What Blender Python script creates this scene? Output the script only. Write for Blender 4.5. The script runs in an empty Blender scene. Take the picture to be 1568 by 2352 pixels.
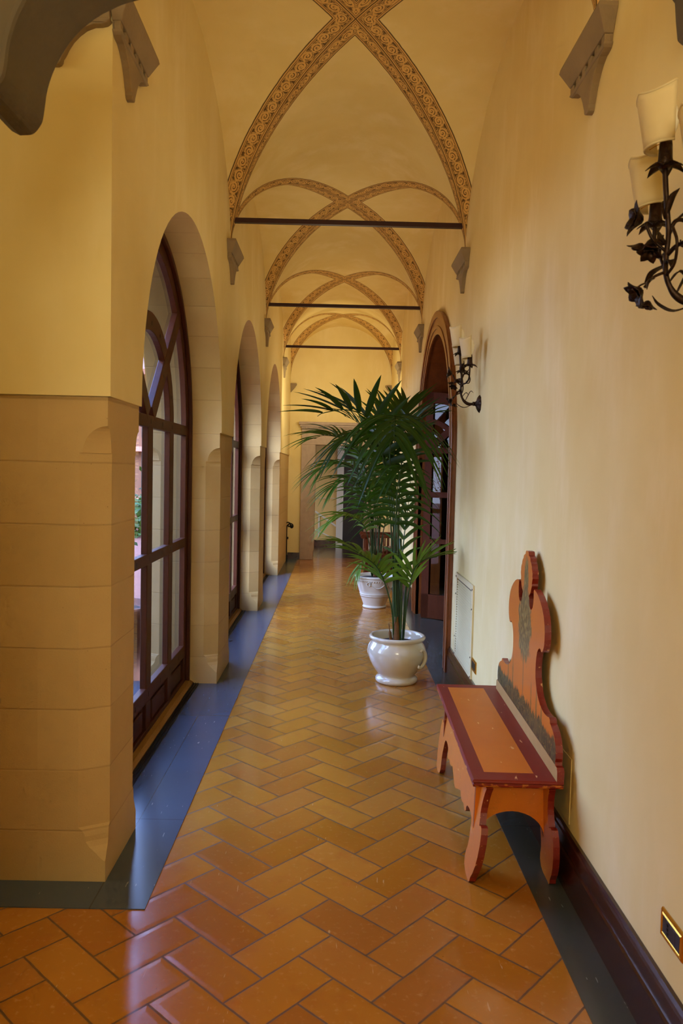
import bpy, bmesh, math, random
from mathutils import Vector, Matrix
random.seed(7)
PI = math.pi
SC = bpy.context.scene
COL = SC.collection

# ------------------------------------------------------------------ helpers
def lin(r, g, b):
    f = lambda c: (c/255/12.92) if c/255 <= .04045 else ((c/255+.055)/1.055)**2.4
    return (f(r), f(g), f(b), 1)

class MB:
    """collects verts / faces for ONE mesh"""
    def __init__(s): s.v=[]; s.f=[]; s.m=[]; s.sm=[]
    def add(s, vs, fs, mi=0, smooth=False):
        o=len(s.v); s.v += [tuple(p) for p in vs]
        for f in fs:
            s.f.append([i+o for i in f]); s.m.append(mi); s.sm.append(smooth)
        return s
    def box(s, x0,x1,y0,y1,z0,z1, mi=0):
        v=[(x0,y0,z0),(x1,y0,z0),(x1,y1,z0),(x0,y1,z0),(x0,y0,z1),(x1,y0,z1),(x1,y1,z1),(x0,y1,z1)]
        return s.add(v,[(0,3,2,1),(4,5,6,7),(0,1,5,4),(1,2,6,5),(2,3,7,6),(3,0,4,7)],mi)
    def quad(s,a,b,c,d,mi=0): return s.add([a,b,c,d],[(0,1,2,3)],mi)
    def tube(s, pts, rad, n=8, mi=0, caps=True):
        pts=[Vector(p) for p in pts]; k=len(pts)
        r=[rad]*k if not hasattr(rad,'__len__') else rad
        vs=[]; prev=None
        for i,p in enumerate(pts):
            t=(pts[min(i+1,k-1)]-pts[max(i-1,0)]).normalized()
            if prev is None:
                a=Vector((0,0,1)) if abs(t.z)<.9 else Vector((1,0,0))
                u=t.cross(a).normalized()
            else:
                u=(prev-t*prev.dot(t))
                u=u.normalized() if u.length>1e-6 else t.orthogonal().normalized()
            prev=u; w=t.cross(u)
            for j in range(n):
                A=2*PI*j/n; vs.append(p+(u*math.cos(A)+w*math.sin(A))*r[i])
        fs=[(i*n+j,i*n+(j+1)%n,(i+1)*n+(j+1)%n,(i+1)*n+j) for i in range(k-1) for j in range(n)]
        s.add(vs,fs,mi,True)
        if caps:
            s.add(vs[:n],[tuple(range(n-1,-1,-1))],mi); s.add(vs[-n:],[tuple(range(n))],mi)
        return s
    def lathe(s, prof, n=48, cx=0,cy=0,cz=0, mi=0, a0=0,a1=2*PI):
        full=abs(a1-a0-2*PI)<1e-6; m=n if full else n+1
        vs=[(cx+r*math.cos(a0+(a1-a0)*j/n),cy+r*math.sin(a0+(a1-a0)*j/n),cz+z) for r,z in prof for j in range(m)]
        fs=[]
        for i in range(len(prof)-1):
            for j in range(n):
                k=(j+1)%m
                fs.append((i*m+j,i*m+k,(i+1)*m+k,(i+1)*m+j))
        return s.add(vs,fs,mi,True)
    def prism(s, outline, f0, f1, mi=0, mside=None):
        """outline list of 2D pts; f0/f1 map (p,q)->3D for the two faces"""
        n=len(outline); a=[f0(*p) for p in outline]; b=[f1(*p) for p in outline]
        s.add(a,[tuple(range(n-1,-1,-1))],mi); s.add(b,[tuple(range(n))],mi)
        s.add(a+b,[(i,(i+1)%n,n+(i+1)%n,n+i) for i in range(n)],mi if mside is None else mside)
        return s
    def loft(s, rings, mi=0, smooth=False, cap0=False, cap1=False):
        n=len(rings[0]); vs=[p for r in rings for p in r]
        fs=[(i*n+j,i*n+(j+1)%n,(i+1)*n+(j+1)%n,(i+1)*n+j) for i in range(len(rings)-1) for j in range(n)]
        s.add(vs,fs,mi,smooth)
        if cap0: s.add(rings[0],[tuple(range(n-1,-1,-1))],mi)
        if cap1: s.add(rings[-1],[tuple(range(n))],mi)
        return s
    def build(s, name, mats, parent=None, bevel=0, fix=True, loc=None):
        me=bpy.data.meshes.new(name); me.from_pydata(s.v,[],s.f)
        if not isinstance(mats,(list,tuple)): mats=[mats]
        for m in mats: me.materials.append(m)
        me.polygons.foreach_set('material_index',s.m); me.polygons.foreach_set('use_smooth',s.sm)
        if fix:
            bm=bmesh.new(); bm.from_mesh(me)
            bmesh.ops.remove_doubles(bm,verts=bm.verts,dist=1e-5)
            bmesh.ops.recalc_face_normals(bm,faces=bm.faces); bm.to_mesh(me); bm.free()
        me.update()
        o=bpy.data.objects.new(name,me); COL.objects.link(o)
        if parent: o.parent=parent
        if loc: o.location=loc
        if bevel:
            b=o.modifiers.new('bevel','BEVEL'); b.width=bevel; b.segments=2; b.limit_method='ANGLE'; b.angle_limit=math.radians(40)
        return o

def tag(o,label=None,cat=None,group=None,kind=None):
    for k,v in (('label',label),('category',cat),('group',group),('kind',kind)):
        if v: o[k]=v
    return o
def empty(name,loc=(0,0,0),rz=0,**k):
    o=bpy.data.objects.new(name,None); COL.objects.link(o); o.location=loc; o.rotation_euler=(0,0,rz); o.empty_display_size=.1
    return tag(o,**k)
def dup(root,loc,rz=None,label=None,scale=None):
    r=root.copy(); COL.objects.link(r); r.location=loc
    if rz is not None: r.rotation_euler=(0,0,rz)
    if scale: r.scale=scale
    if label: r['label']=label
    for ch in list(root.children):
        c=ch.copy(); COL.objects.link(c); c.parent=r
        for g in list(ch.children):
            d=g.copy(); COL.objects.link(d); d.parent=c
    return r
def catmull(P,n=8):
    P=[Vector(p) for p in P]; Q=[P[0]*2-P[1]]+P+[P[-1]*2-P[-2]]; out=[]
    for i in range(1,len(Q)-2):
        for k in range(n):
            t=k/n; a,b,c,d=Q[i-1],Q[i],Q[i+1],Q[i+2]
            out.append(.5*((2*b)+(c-a)*t+(2*a-5*b+4*c-d)*t*t+(3*b-a-3*c+d)*t**3))
    out.append(P[-1]); return out

# ------------------------------------------------------------------ node helper
class NT:
    def __init__(s,name):
        s.mat=bpy.data.materials.new(name); s.mat.use_nodes=True; s.t=s.mat.node_tree; s.t.nodes.clear()
        s.out=s.t.nodes.new('ShaderNodeOutputMaterial')
    def n(s,typ,**k):
        x=s.t.nodes.new(typ)
        for a,b in k.items(): setattr(x,a,b)
        return x
    def put(s,sock,v):
        if v is None: return
        if isinstance(v,bpy.types.NodeSocket): s.t.links.new(v,sock)
        else: sock.default_value=v
    def M(s,op,a,b=None,c=None):
        x=s.n('ShaderNodeMath',operation=op); s.put(x.inputs[0],a); s.put(x.inputs[1],b); s.put(x.inputs[2],c); return x.outputs[0]
    def obj(s): return s.n('ShaderNodeTexCoord').outputs['Object']
    def gen(s): return s.n('ShaderNodeTexCoord').outputs['Generated']
    def pos(s): return s.n('ShaderNodeNewGeometry').outputs['Position']
    def attr(s,a): return s.n('ShaderNodeAttribute',attribute_name=a).outputs['Fac']
    def sep(s,v):
        x=s.n('ShaderNodeSeparateXYZ'); s.put(x.inputs[0],v); return x.outputs
    def comb(s,x,y,z):
        c=s.n('ShaderNodeCombineXYZ'); s.put(c.inputs[0],x); s.put(c.inputs[1],y); s.put(c.inputs[2],z); return c.outputs[0]
    def noise(s,vec,scale,detail=3,rough=.55,col=False):
        x=s.n('ShaderNodeTexNoise'); s.put(x.inputs['Vector'],vec); x.inputs['Scale'].default_value=scale
        x.inputs['Detail'].default_value=detail; x.inputs['Roughness'].default_value=rough; return x.outputs['Color' if col else 'Fac']
    def vor(s,vec,scale,feature='F1',out='Distance'):
        x=s.n('ShaderNodeTexVoronoi',feature=feature); s.put(x.inputs['Vector'],vec); x.inputs['Scale'].default_value=scale; return x.outputs[out]
    def white(s,vec):
        x=s.n('ShaderNodeTexWhiteNoise',noise_dimensions='3D'); s.put(x.inputs['Vector'],vec); return x.outputs['Value']
    def mapv(s,vec,scale=(1,1,1),loc=(0,0,0),rot=(0,0,0)):
        x=s.n('ShaderNodeMapping'); s.put(x.inputs[0],vec); x.inputs[1].default_value=loc; x.inputs[2].default_value=rot; x.inputs[3].default_value=scale; return x.outputs[0]
    def mix(s,f,a,b,blend='MIX'):
        x=s.n('ShaderNodeMix',data_type='RGBA',blend_type=blend); s.put(x.inputs[0],f); s.put(x.inputs[6],a); s.put(x.inputs[7],b); return x.outputs[2]
    def mixf(s,f,a,b):
        x=s.n('ShaderNodeMix',data_type='FLOAT'); s.put(x.inputs[0],f); s.put(x.inputs[2],a); s.put(x.inputs[3],b); return x.outputs[0]
    def ramp(s,f,lo,hi):      # smooth 0..1
        x=s.n('ShaderNodeMapRange',interpolation_type='SMOOTHSTEP'); s.put(x.inputs[0],f); s.put(x.inputs[1],lo); s.put(x.inputs[2],hi); return x.outputs[0]
    def bump(s,h,strength=.2,dist=.01):
        x=s.n('ShaderNodeBump'); x.inputs['Strength'].default_value=strength; x.inputs['Distance'].default_value=dist; s.put(x.inputs['Height'],h); return x.outputs[0]
    def bsdf(s,col,rough=.5,metal=0,normal=None,coat=0,coat_rough=.1,spec=None,**k):
        x=s.n('ShaderNodeBsdfPrincipled'); s.put(x.inputs['Base Color'],col); s.put(x.inputs['Roughness'],rough); s.put(x.inputs['Metallic'],metal)
        if normal is not None: s.put(x.inputs['Normal'],normal)
        if coat: x.inputs['Coat Weight'].default_value=coat; x.inputs['Coat Roughness'].default_value=coat_rough
        if spec is not None: s.put(x.inputs['Specular IOR Level'],spec)
        for a,b in k.items(): s.put(x.inputs[a.replace('_',' ')],b)
        return x.outputs[0]
    def done(s,sh): s.t.links.new(sh,s.out.inputs[0]); return s.mat

def simple(name,rgb,rough=.5,metal=0,var=.12,scale=8,bump=0,coat=0,bscale=60):
    m=NT(name); p=m.obj(); c=lin(*rgb)
    n=m.noise(p,scale,4)
    col=m.mix(n,tuple(x*(1-var) for x in c[:3])+(1,),tuple(min(1,x*(1+var)) for x in c[:3])+(1,))
    nm=m.bump(m.noise(p,bscale,4),bump,.004) if bump else None
    return m.done(m.bsdf(col,rough,metal,nm,coat))

# ------------------------------------------------------------------ materials
def mat_plaster(name,base,dark,light,band=False):
    m=NT(name); p=m.pos()
    n1=m.noise(p,.9,4,.6); n2=m.noise(m.mapv(p,(1,1,.35)),3.2,5,.6); n3=m.noise(p,26,3)
    c=m.mix(m.ramp(n1,.32,.68),lin(*dark),lin(*base)); c=m.mix(m.ramp(n2,.45,.8),c,lin(*light))
    c=m.mix(m.M('MULTIPLY',m.ramp(n3,.6,.8),.06),c,lin(*dark))
    if band:
        d=m.attr('groin_distance'); s=m.attr('groin_length')
        d=m.M('ADD',d,m.M('MULTIPLY',m.M('SUBTRACT',m.noise(p,14,2),.5),.006))
        ab=m.M('ABSOLUTE',d)
        def strip(dc,hw,per,off):     # scroll ornament centred on dc
            v=m.M('DIVIDE',m.M('SUBTRACT',d,dc),hw)                     # -1..1 across
            inside=m.M('LESS_THAN',m.M('ABSOLUTE',v),1)
            u=m.M('ADD',m.M('DIVIDE',s,per),off)
            cell=m.M('SUBTRACT',m.M('FRACT',u),.5)
            par=m.M('SUBTRACT',m.M('MULTIPLY',m.M('FLOORED_MODULO',m.M('FLOOR',u),2),2),1)
            w=m.M('SINE',m.M('MULTIPLY',u,PI))                            # wavy stem
            stem=m.M('ABSOLUTE',m.M('SUBTRACT',v,m.M('MULTIPLY',w,.55)))
            vv=m.M('ADD',v,m.M('MULTIPLY',par,.16))
            cc=m.M('MULTIPLY',cell,1.9)
            r=m.M('SQRT',m.M('ADD',m.M('MULTIPLY',cc,cc),m.M('MULTIPLY',vv,vv)))
            ang=m.M('ARCTAN2',vv,cc)
            rr=m.M('FRACT',m.M('ADD',m.M('MULTIPLY',r,2.3),m.M('MULTIPLY',ang,1/(2*PI))))
            spiral=m.ramp(m.M('ABSOLUTE',m.M('SUBTRACT',rr,.5)),.12,.22)   # 0 on dark line
            ink=m.M('SUBTRACT',1,spiral)
            ink=m.M('MULTIPLY',ink,m.ramp(r,1.0,.8))
            blob=m.ramp(m.M('ADD',r,m.M('MULTIPLY',m.M('SUBTRACT',m.noise(p,70,2),.5),.9)),.86,1.12)
            ink=m.M('MAXIMUM',ink,blob)
            ink=m.M('MULTIPLY',ink,m.ramp(stem,.05,.18))
            wear=m.ramp(m.noise(p,45,3),.3,.55)
            return m.M('MULTIPLY',m.M('MULTIPLY',ink,inside),m.mixf(wear,.35,1.0))
        wide=strip(.054,.036,.1,0.0); nar=strip(-.042,.026,.13,.3)
        def line(dc,hw): return m.ramp(m.M('ABSOLUTE',m.M('SUBTRACT',d,dc)),hw*1.3,hw*.6)
        ink=wide
        for x in (nar,line(.0,.0042),line(.013,.002),line(.096,.002),line(.11,.004),line(-.012,.002),line(-.072,.002),line(-.083,.0034)):
            ink=m.M('MAXIMUM',ink,x)
        inband=m.M('MULTIPLY',m.M('LESS_THAN',d,.112),m.M('GREATER_THAN',d,-.085))
        bc=m.mix(m.noise(p,12,3),lin(226,172,88),lin(205,142,62))
        c=m.mix(m.M('MULTIPLY',inband,.75),c,bc)
        c=m.mix(m.M('MULTIPLY',ink,.92),c,lin(78,54,30))
    nm=m.bump(m.noise(p,9,3),.1,.01)
    return m.done(m.bsdf(c,.75,0,nm,spec=.25))
PLASTER=mat_plaster('plaster_yellow',(236,216,156),(228,204,138),(240,221,170))
VAULT=mat_plaster('plaster_vault',(234,209,142),(226,197,124),(238,214,156),True)

def mat_sandstone():
    m=NT('sandstone'); p=m.pos(); x,y,z=m.sep(p)
    yr=m.M('SUBTRACT',m.M('FLOORED_MODULO',m.M('SUBTRACT',y,2.975),2.93),1.465)
    zc=m.M('SUBTRACT',z,1.855)
    ang=m.M('DIVIDE',m.M('ARCTAN2',zc,yr),.205)
    low=m.M('DIVIDE',m.M('ADD',m.M('SUBTRACT',z,1.609),2.345),.2345)
    up=m.M('GREATER_THAN',z,1.86)
    u=m.mixf(up,low,ang)
    u=m.M('ADD',u,m.M('MULTIPLY',m.M('SUBTRACT',m.noise(p,2.5,2),.5),.03))
    fr=m.M('FRACT',u); e=m.M('MINIMUM',fr,m.M('SUBTRACT',1,fr))
    joint=m.M('MULTIPLY',m.ramp(e,.02,.006),m.ramp(m.noise(p,2.2,2),.28,.55))
    tone=m.white(m.comb(m.M('FLOOR',u),m.M('FLOOR',m.M('DIVIDE',y,1.46)),m.M('FLOOR',m.M('MULTIPLY',x,.9))))
    n=m.noise(p,3,5,.62); g=m.noise(p,160,2)
    c=m.mix(n,lin(186,154,98),lin(208,178,124)); c=m.mix(m.M('MULTIPLY',tone,.35),c,lin(174,142,86))
    c=m.mix(m.M('MULTIPLY',m.ramp(g,.62,.75),.12),c,lin(120,90,50))
    pits=m.M('MULTIPLY',m.ramp(m.vor(p,38),.07,.03),m.ramp(m.noise(p,1.8,3),.56,.64))
    c=m.mix(pits,c,lin(80,58,36)); c=m.mix(m.M('MULTIPLY',joint,.25),c,lin(110,82,46))
    c=m.mix(m.M('MULTIPLY',m.M('MULTIPLY',m.ramp(x,-1.10,-1.15),m.M('GREATER_THAN',y,3.25)),.62),c,lin(62,48,22))  # outer reveals darkened in colour, painted shade against the strong daylight
    h=m.M('SUBTRACT',m.M('ADD',m.M('MULTIPLY',g,.3),n),m.M('ADD',m.M('MULTIPLY',joint,1.2),pits))
    return m.done(m.bsdf(c,.7,0,m.bump(h,.25,.008),spec=.3))
STONE=mat_sandstone()
GREY=simple('grey_pietra_serena',(146,124,92),.75,0,.25,7,.35,0,90)
GREYDARK=simple('dark_stone',(92,80,60),.8,0,.25,7,.35)
SURROUND=simple('grey_surround_stone',(178,158,144),.75,0,.18,14,.3,0,120)

def mat_floor():
    m=NT('terracotta_herringbone'); p=m.pos(); x,y,z=m.sep(p)
    W=.1575; A0=math.radians(-45+1.9)
    X=m.M('ADD',x,.104); Y=m.M('SUBTRACT',y,2.875)
    ca,sa=math.cos(A0),math.sin(A0)
    P=m.M('DIVIDE',m.M('ADD',m.M('MULTIPLY',X,ca),m.M('MULTIPLY',Y,sa)),W)
    Q=m.M('DIVIDE',m.M('SUBTRACT',m.M('MULTIPLY',Y,ca),m.M('MULTIPLY',X,sa)),W)
    wob=m.M('MULTIPLY',m.M('SUBTRACT',m.noise(p,9,2),.5),.035)
    P=m.M('ADD',P,wob); Q=m.M('SUBTRACT',Q,wob)
    i=m.M('FLOOR',P); j=m.M('FLOOR',Q); fp=m.M('FRACT',P); fq=m.M('FRACT',Q)
    k=m.M('FLOORED_MODULO',m.M('ADD',i,j),4)
    eq=lambda v: m.M('COMPARE',k,v,.1)
    k0,k1,k2,k3=eq(0),eq(1),eq(2),eq(3)
    L,R_,B,T=fp,m.M('SUBTRACT',1,fp),fq,m.M('SUBTRACT',1,fq)
    big=lambda d,flag: m.M('ADD',d,flag)            # edge is open where flag=1
    e=m.M('MINIMUM',m.M('MINIMUM',big(L,k1),big(R_,k0)),m.M('MINIMUM',big(B,k3),big(T,k2)))
    ti=m.M('SUBTRACT',i,k1); tj=m.M('SUBTRACT',j,k3)
    idv=m.comb(ti,tj,m.M('ADD',k2,k3))
    w1=m.white(idv); w2=m.white(m.comb(tj,ti,m.M('ADD',m.M('ADD',k2,k3),7)))
    c=m.mix(w1,lin(168,102,22),lin(190,126,42))
    c=m.mix(m.M('MULTIPLY',m.ramp(w2,.55,1),.4),c,lin(156,88,44))
    blot=m.noise(m.mapv(p,(1,1,1)),7,5,.65); fine=m.noise(p,42,4,.6)
    c=m.mix(m.M('MULTIPLY',m.ramp(blot,.5,.75),.4),c,lin(170,92,34)); c=m.mix(m.M('MULTIPLY',m.ramp(fine,.55,.75),.25),c,lin(230,170,104))
    pits=m.M('MULTIPLY',m.ramp(m.vor(p,30),.05,.02),m.ramp(m.noise(p,6,2),.5,.6)); c=m.mix(pits,c,lin(70,44,22))
    scr=m.M('MULTIPLY',m.ramp(m.noise(m.mapv(p,(60,7,1),rot=(0,0,.6)),1.3,2),.715,.74),.45); c=m.mix(scr,c,lin(236,196,140))
    grout=m.ramp(e,.034,.014)
    c=m.mix(m.M('MULTIPLY',grout,.85),c,lin(86,60,34))
    edge=m.ramp(e,.0,.16)
    h=m.M('ADD',m.M('MULTIPLY',edge,1.0),m.M('ADD',m.M('MULTIPLY',fine,.12),m.M('MULTIPLY',w2,.35)))
    h=m.M('SUBTRACT',h,m.M('MULTIPLY',pits,.6))
    nm=m.bump(h,.22,.006)
    rough=m.M('ADD',m.mixf(m.noise(p,5,3),.13,.3),m.M('MULTIPLY',grout,.3))
    return m.done(m.bsdf(c,rough,0,nm,spec=.6,coat=.35,coat_rough=.1))
FLOOR=mat_floor()
def mat_slate():
    m=NT('grey_green_stone_slab'); p=m.pos(); x,y,z=m.sep(p)
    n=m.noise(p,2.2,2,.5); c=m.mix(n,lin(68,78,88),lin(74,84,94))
    c=m.mix(m.M('GREATER_THAN',x,0),c,m.mix(n,lin(62,62,54),lin(76,75,64)))  # window-side slabs bluer: sky light put into their colour
    seam=m.M('ABSOLUTE',m.M('SUBTRACT',m.M('ABSOLUTE',m.M('SUBTRACT',x,.05)),.905))
    jl=m.M('MULTIPLY',m.ramp(seam,.0035,.0015),.6)
    jy=m.M('MULTIPLY',m.ramp(m.M('ABSOLUTE',m.M('SUBTRACT',m.M('FLOORED_MODULO',m.M('ADD',y,.25),1.465),.7)),.004,.002),.5)
    scr=m.M('MULTIPLY',m.ramp(m.noise(m.mapv(p,(50,8,1),rot=(0,0,.5)),1.5,2),.70,.73),.4)
    c=m.mix(m.M('MAXIMUM',jl,jy),c,lin(40,40,38)); c=m.mix(scr,c,lin(190,190,180))
    rough=.24
    return m.done(m.bsdf(c,rough,0,m.bump(m.noise(p,3,1),.02,.006),spec=.6))
SLATE=mat_slate()

def mat_wood(name,a,b,rough=.4,scale=(1,1,1),coat=.2,spec=.4):
    m=NT(name); p=m.mapv(m.obj(),scale); n=m.noise(p,3,5,.6); g=m.noise(p,22,4,.6)
    c=m.mix(n,lin(*a),lin(*b)); c=m.mix(m.M('MULTIPLY',m.ramp(g,.5,.7),.35),c,lin(*[v*.6 for v in a]))
    return m.done(m.bsdf(c,rough,0,m.bump(g,.1,.003),coat,.25,spec))
WOODRED=mat_wood('mahogany_wood',(70,28,7),(94,42,12),.6,(6,6,.8),0,.12)
WOODCASE=mat_wood('casing_wood',(104,50,20),(146,80,36),.35,(6,6,.8))
WOODWIN=mat_wood('window_wood',(58,24,9),(86,40,17),.5,(7,7,1),.05,.25)
WOODDARK=mat_wood('dark_skirting_wood',(48,20,10),(68,32,16),.22,(7,.8,7),.5)
WOODSILL=mat_wood('worn_threshold_wood',(120,78,26),(176,130,60),.6,(9,1.2,9),0)
IRON=simple('wrought_iron_brown',(52,34,24),.4,.75,.4,40,.5,0,120)
IRONBLACK=simple('black_iron',(26,22,22),.45,.6,.3,30,.2)
RODM=simple('dark_painted_iron',(50,14,10),.45,.3,.2,10)
BRASS=simple('polished_brass',(222,170,70),.18,1.0,.12,30)
BLACKP=simple('black_plastic',(24,26,24),.35,0,.1,20)
CREAM=simple('cream_painted_metal',(222,208,160),.5,0,.05,6)
SOIL=simple('potting_soil',(52,36,24),.95,0,.6,60,1.0,0,50)
POTW=None
def mat_glaze():
    m=NT('ivory_glazed_ceramic'); p=m.obj(); n=m.noise(p,5,3)
    c=m.mix(n,lin(208,198,176),lin(222,214,196)); return m.done(m.bsdf(c,.12,0,m.bump(m.noise(p,14,2),.03,.01),.6,.05))
POTW=mat_glaze()
POTM=simple('matt_white_ceramic',(206,200,190),.38,0,.05,6,.05,.2)
TERRA=simple('terracotta_clay',(120,72,50),.8,0,.2,6,.2)
PINK=simple('pink_render',(128,84,58),.85,0,.1,2)
PAVE=simple('courtyard_brick_paving',(124,70,46),.85,0,.2,5)
WHITEW=simple('pale_render',(240,232,220),.85,0,.05,2)
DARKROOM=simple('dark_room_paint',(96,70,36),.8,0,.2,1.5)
TAN=simple('tan_painted_wall',(190,152,84),.75,0,.08,2)
WHITET=simple('white_painted_trim',(190,176,150),.5,0,.05,4)

def mat_shade():
    m=NT('parchment_shade'); p=m.obj(); n=m.noise(p,25,3)
    c=m.mix(n,lin(236,221,178),lin(246,233,196))
    d=m.n('ShaderNodeBsdfDiffuse'); m.put(d.inputs[0],c); t=m.n('ShaderNodeBsdfTranslucent'); m.put(t.inputs[0],c)
    x=m.n('ShaderNodeMixShader'); x.inputs[0].default_value=.35; m.t.links.new(d.outputs[0],x.inputs[1]); m.t.links.new(t.outputs[0],x.inputs[2])
    return m.done(x.outputs[0])
SHADE=mat_shade()
BULB=simple('opal_bulb_glass',(248,242,222),.2,0,.03,8)
def mat_glass(name,tint=(1,1,1,1),gl=1.0):
    m=NT(name); t=m.n('ShaderNodeBsdfTransparent'); t.inputs[0].default_value=tint
    g=m.n('ShaderNodeBsdfGlossy'); g.inputs['Roughness'].default_value=.01
    f=m.n('ShaderNodeFresnel'); f.inputs[0].default_value=1.45
    x=m.n('ShaderNodeMixShader'); m.put(x.inputs[0],m.M('MULTIPLY',f.outputs[0],gl))
    m.t.links.new(t.outputs[0],x.inputs[1]); m.t.links.new(g.outputs[0],x.inputs[2]); return m.done(x.outputs[0])
GLASS=mat_glass('clear_window_glass'); GLASSD=mat_glass('dark_door_glass',(.7,.75,.68,1),1.2)

def mat_leaf(name,a,b,tr):
    m=NT(name); p=m.obj(); n=m.noise(p,6,3)
    c=m.mix(n,lin(*a),lin(*b))
    s=m.bsdf(c,.48,0,None,spec=.35)
    t=m.n('ShaderNodeBsdfTranslucent'); m.put(t.inputs[0],m.mix(n,lin(*tr),lin(*[v*.8 for v in tr])))
    x=m.n('ShaderNodeMixShader'); x.inputs[0].default_value=.28; m.t.links.new(s,x.inputs[1]); m.t.links.new(t.outputs[0],x.inputs[2])
    return m.done(x.outputs[0])
LEAF=mat_leaf('palm_leaf_dark',(18,46,8),(36,72,14),(80,124,16))
LEAFM=mat_leaf('palm_leaf_mid',(40,76,16),(62,100,24),(110,146,30))
LEAFL=mat_leaf('palm_leaf_light',(58,98,14),(90,128,26),(150,176,40))
STEM=simple('palm_stem_green',(46,74,30),.4,0,.3,12)
FIBRE=simple('brown_palm_fibre',(120,80,44),.9,0,.4,30,.6)
GARDEN=mat_leaf('garden_leaf',(44,72,16),(80,100,30),(96,120,34))
TWIG=simple('brown_twig',(120,92,60),.9,0,.3,20)

# painted bench
def mat_paint(name,base,var,scratch=True):
    m=NT(name); p=m.obj(); n=m.noise(p,5,4,.6); g=m.noise(m.mapv(p,(1,.5,1)),40,3)
    c=m.mix(n,lin(*base),lin(*var))
    if scratch:
        s=m.M('MULTIPLY',m.ramp(m.noise(m.mapv(p,(26,10,26),rot=(.4,.3,.5)),1.6,2),.71,.735),.7)
        s2=m.M('MULTIPLY',m.ramp(m.noise(p,120,2),.69,.73),.5)
        c=m.mix(m.M('MAXIMUM',s,s2),c,lin(232,176,110))
    c=m.mix(m.M('MULTIPLY',m.ramp(g,.5,.75),.25),c,lin(*[v*.75 for v in base]))
    return m.done(m.bsdf(c,.34,0,m.bump(g,.06,.003),.25,.2))
ORANGE=mat_paint('orange_paint',(214,122,22),(200,104,14))
REDP=mat_paint('dark_red_paint',(112,22,10),(132,34,16))
def mat_backboard():
    m=NT('painted_garden_panel'); p=m.obj(); x,y,z=m.sep(p)
    s=m.M('ADD',y,.03)
    n=m.noise(p,5,4,.6); base=m.mix(n,lin(210,118,20),lin(194,102,14))
    # tall central tree
    wob=m.M('MULTIPLY',m.M('SUBTRACT',m.noise(p,9,2),.5),.02)
    trunk=m.M('MULTIPLY',m.ramp(m.M('ABSOLUTE',m.M('ADD',s,wob)),.011,.006),m.M('LESS_THAN',z,.80))
    base=m.mix(m.M('MULTIPLY',trunk,.8),base,lin(130,80,44))
    stroke=m.noise(m.mapv(p,(1,60,16)),1.0,3,.7)
    zc=m.M('DIVIDE',m.M('SUBTRACT',z,.905),.17); sc_=m.M('DIVIDE',s,.135)
    rr=m.M('ADD',m.M('MULTIPLY',zc,zc),m.M('MULTIPLY',sc_,sc_))
    top=m.M('ADD',m.M('MULTIPLY',m.M('DIVIDE',m.M('SUBTRACT',z,1.06),.16),m.M('DIVIDE',m.M('SUBTRACT',z,1.06),.16)),m.M('MULTIPLY',m.M('DIVIDE',s,.045),m.M('DIVIDE',s,.045)))
    rr=m.M('MINIMUM',rr,top)
    crown=m.ramp(m.M('ADD',rr,m.M('MULTIPLY',m.M('SUBTRACT',stroke,.5),2.2)),1.1,.85)
    leafc=m.mix(m.ramp(m.noise(m.mapv(p,(1,90,30),rot=(.5,0,0)),1,2),.5,.62),lin(84,76,36),lin(160,140,72))
    base=m.mix(m.M('MULTIPLY',crown,.92),base,leafc)
    # hedge of flowers along the bottom
    hz=m.M('ADD',.565,m.M('MULTIPLY',m.M('SUBTRACT',m.noise(m.mapv(p,(1,38,3)),1,3,.7),.5),.13))
    hedge=m.ramp(m.M('SUBTRACT',hz,z),-.006,.006)
    hc=m.mix(m.ramp(m.noise(m.mapv(p,(1,70,40)),1,3),.45,.6),lin(44,44,24),lin(92,88,44))
    hc=m.mix(m.ramp(m.vor(m.mapv(p,(1,1,.6)),75),.22,.12),hc,lin(190,150,40))
    base=m.mix(hedge,base,hc)
    # small cypresses
    for c0,h0 in ((-.36,.70),(-.27,.74),(.22,.73),(.33,.72),(-.17,.71)):
        dz=m.M('SUBTRACT',h0,z); wd=m.M('MULTIPLY',dz,.10)
        cy=m.M('MULTIPLY',m.ramp(m.M('SUBTRACT',m.M('ABSOLUTE',m.M('SUBTRACT',s,c0)),m.M('ADD',wd,m.M('MULTIPLY',m.M('SUBTRACT',stroke,.5),.03))),.004,-.004),m.M('GREATER_THAN',dz,0))
        base=m.mix(m.M('MULTIPLY',cy,.7),base,lin(96,84,40))
    sand=m.M('LESS_THAN',z,.478); base=m.mix(sand,base,m.mix(m.noise(p,20,3),lin(176,138,78),lin(194,158,98)))
    line=m.ramp(m.M('ABSOLUTE',m.M('SUBTRACT',z,.478)),.003,.001); base=m.mix(line,base,lin(60,44,24))
    return m.done(m.bsdf(base,.36,0,m.bump(stroke,.05,.002),.2,.2))
BACKP=mat_backboard()
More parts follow.
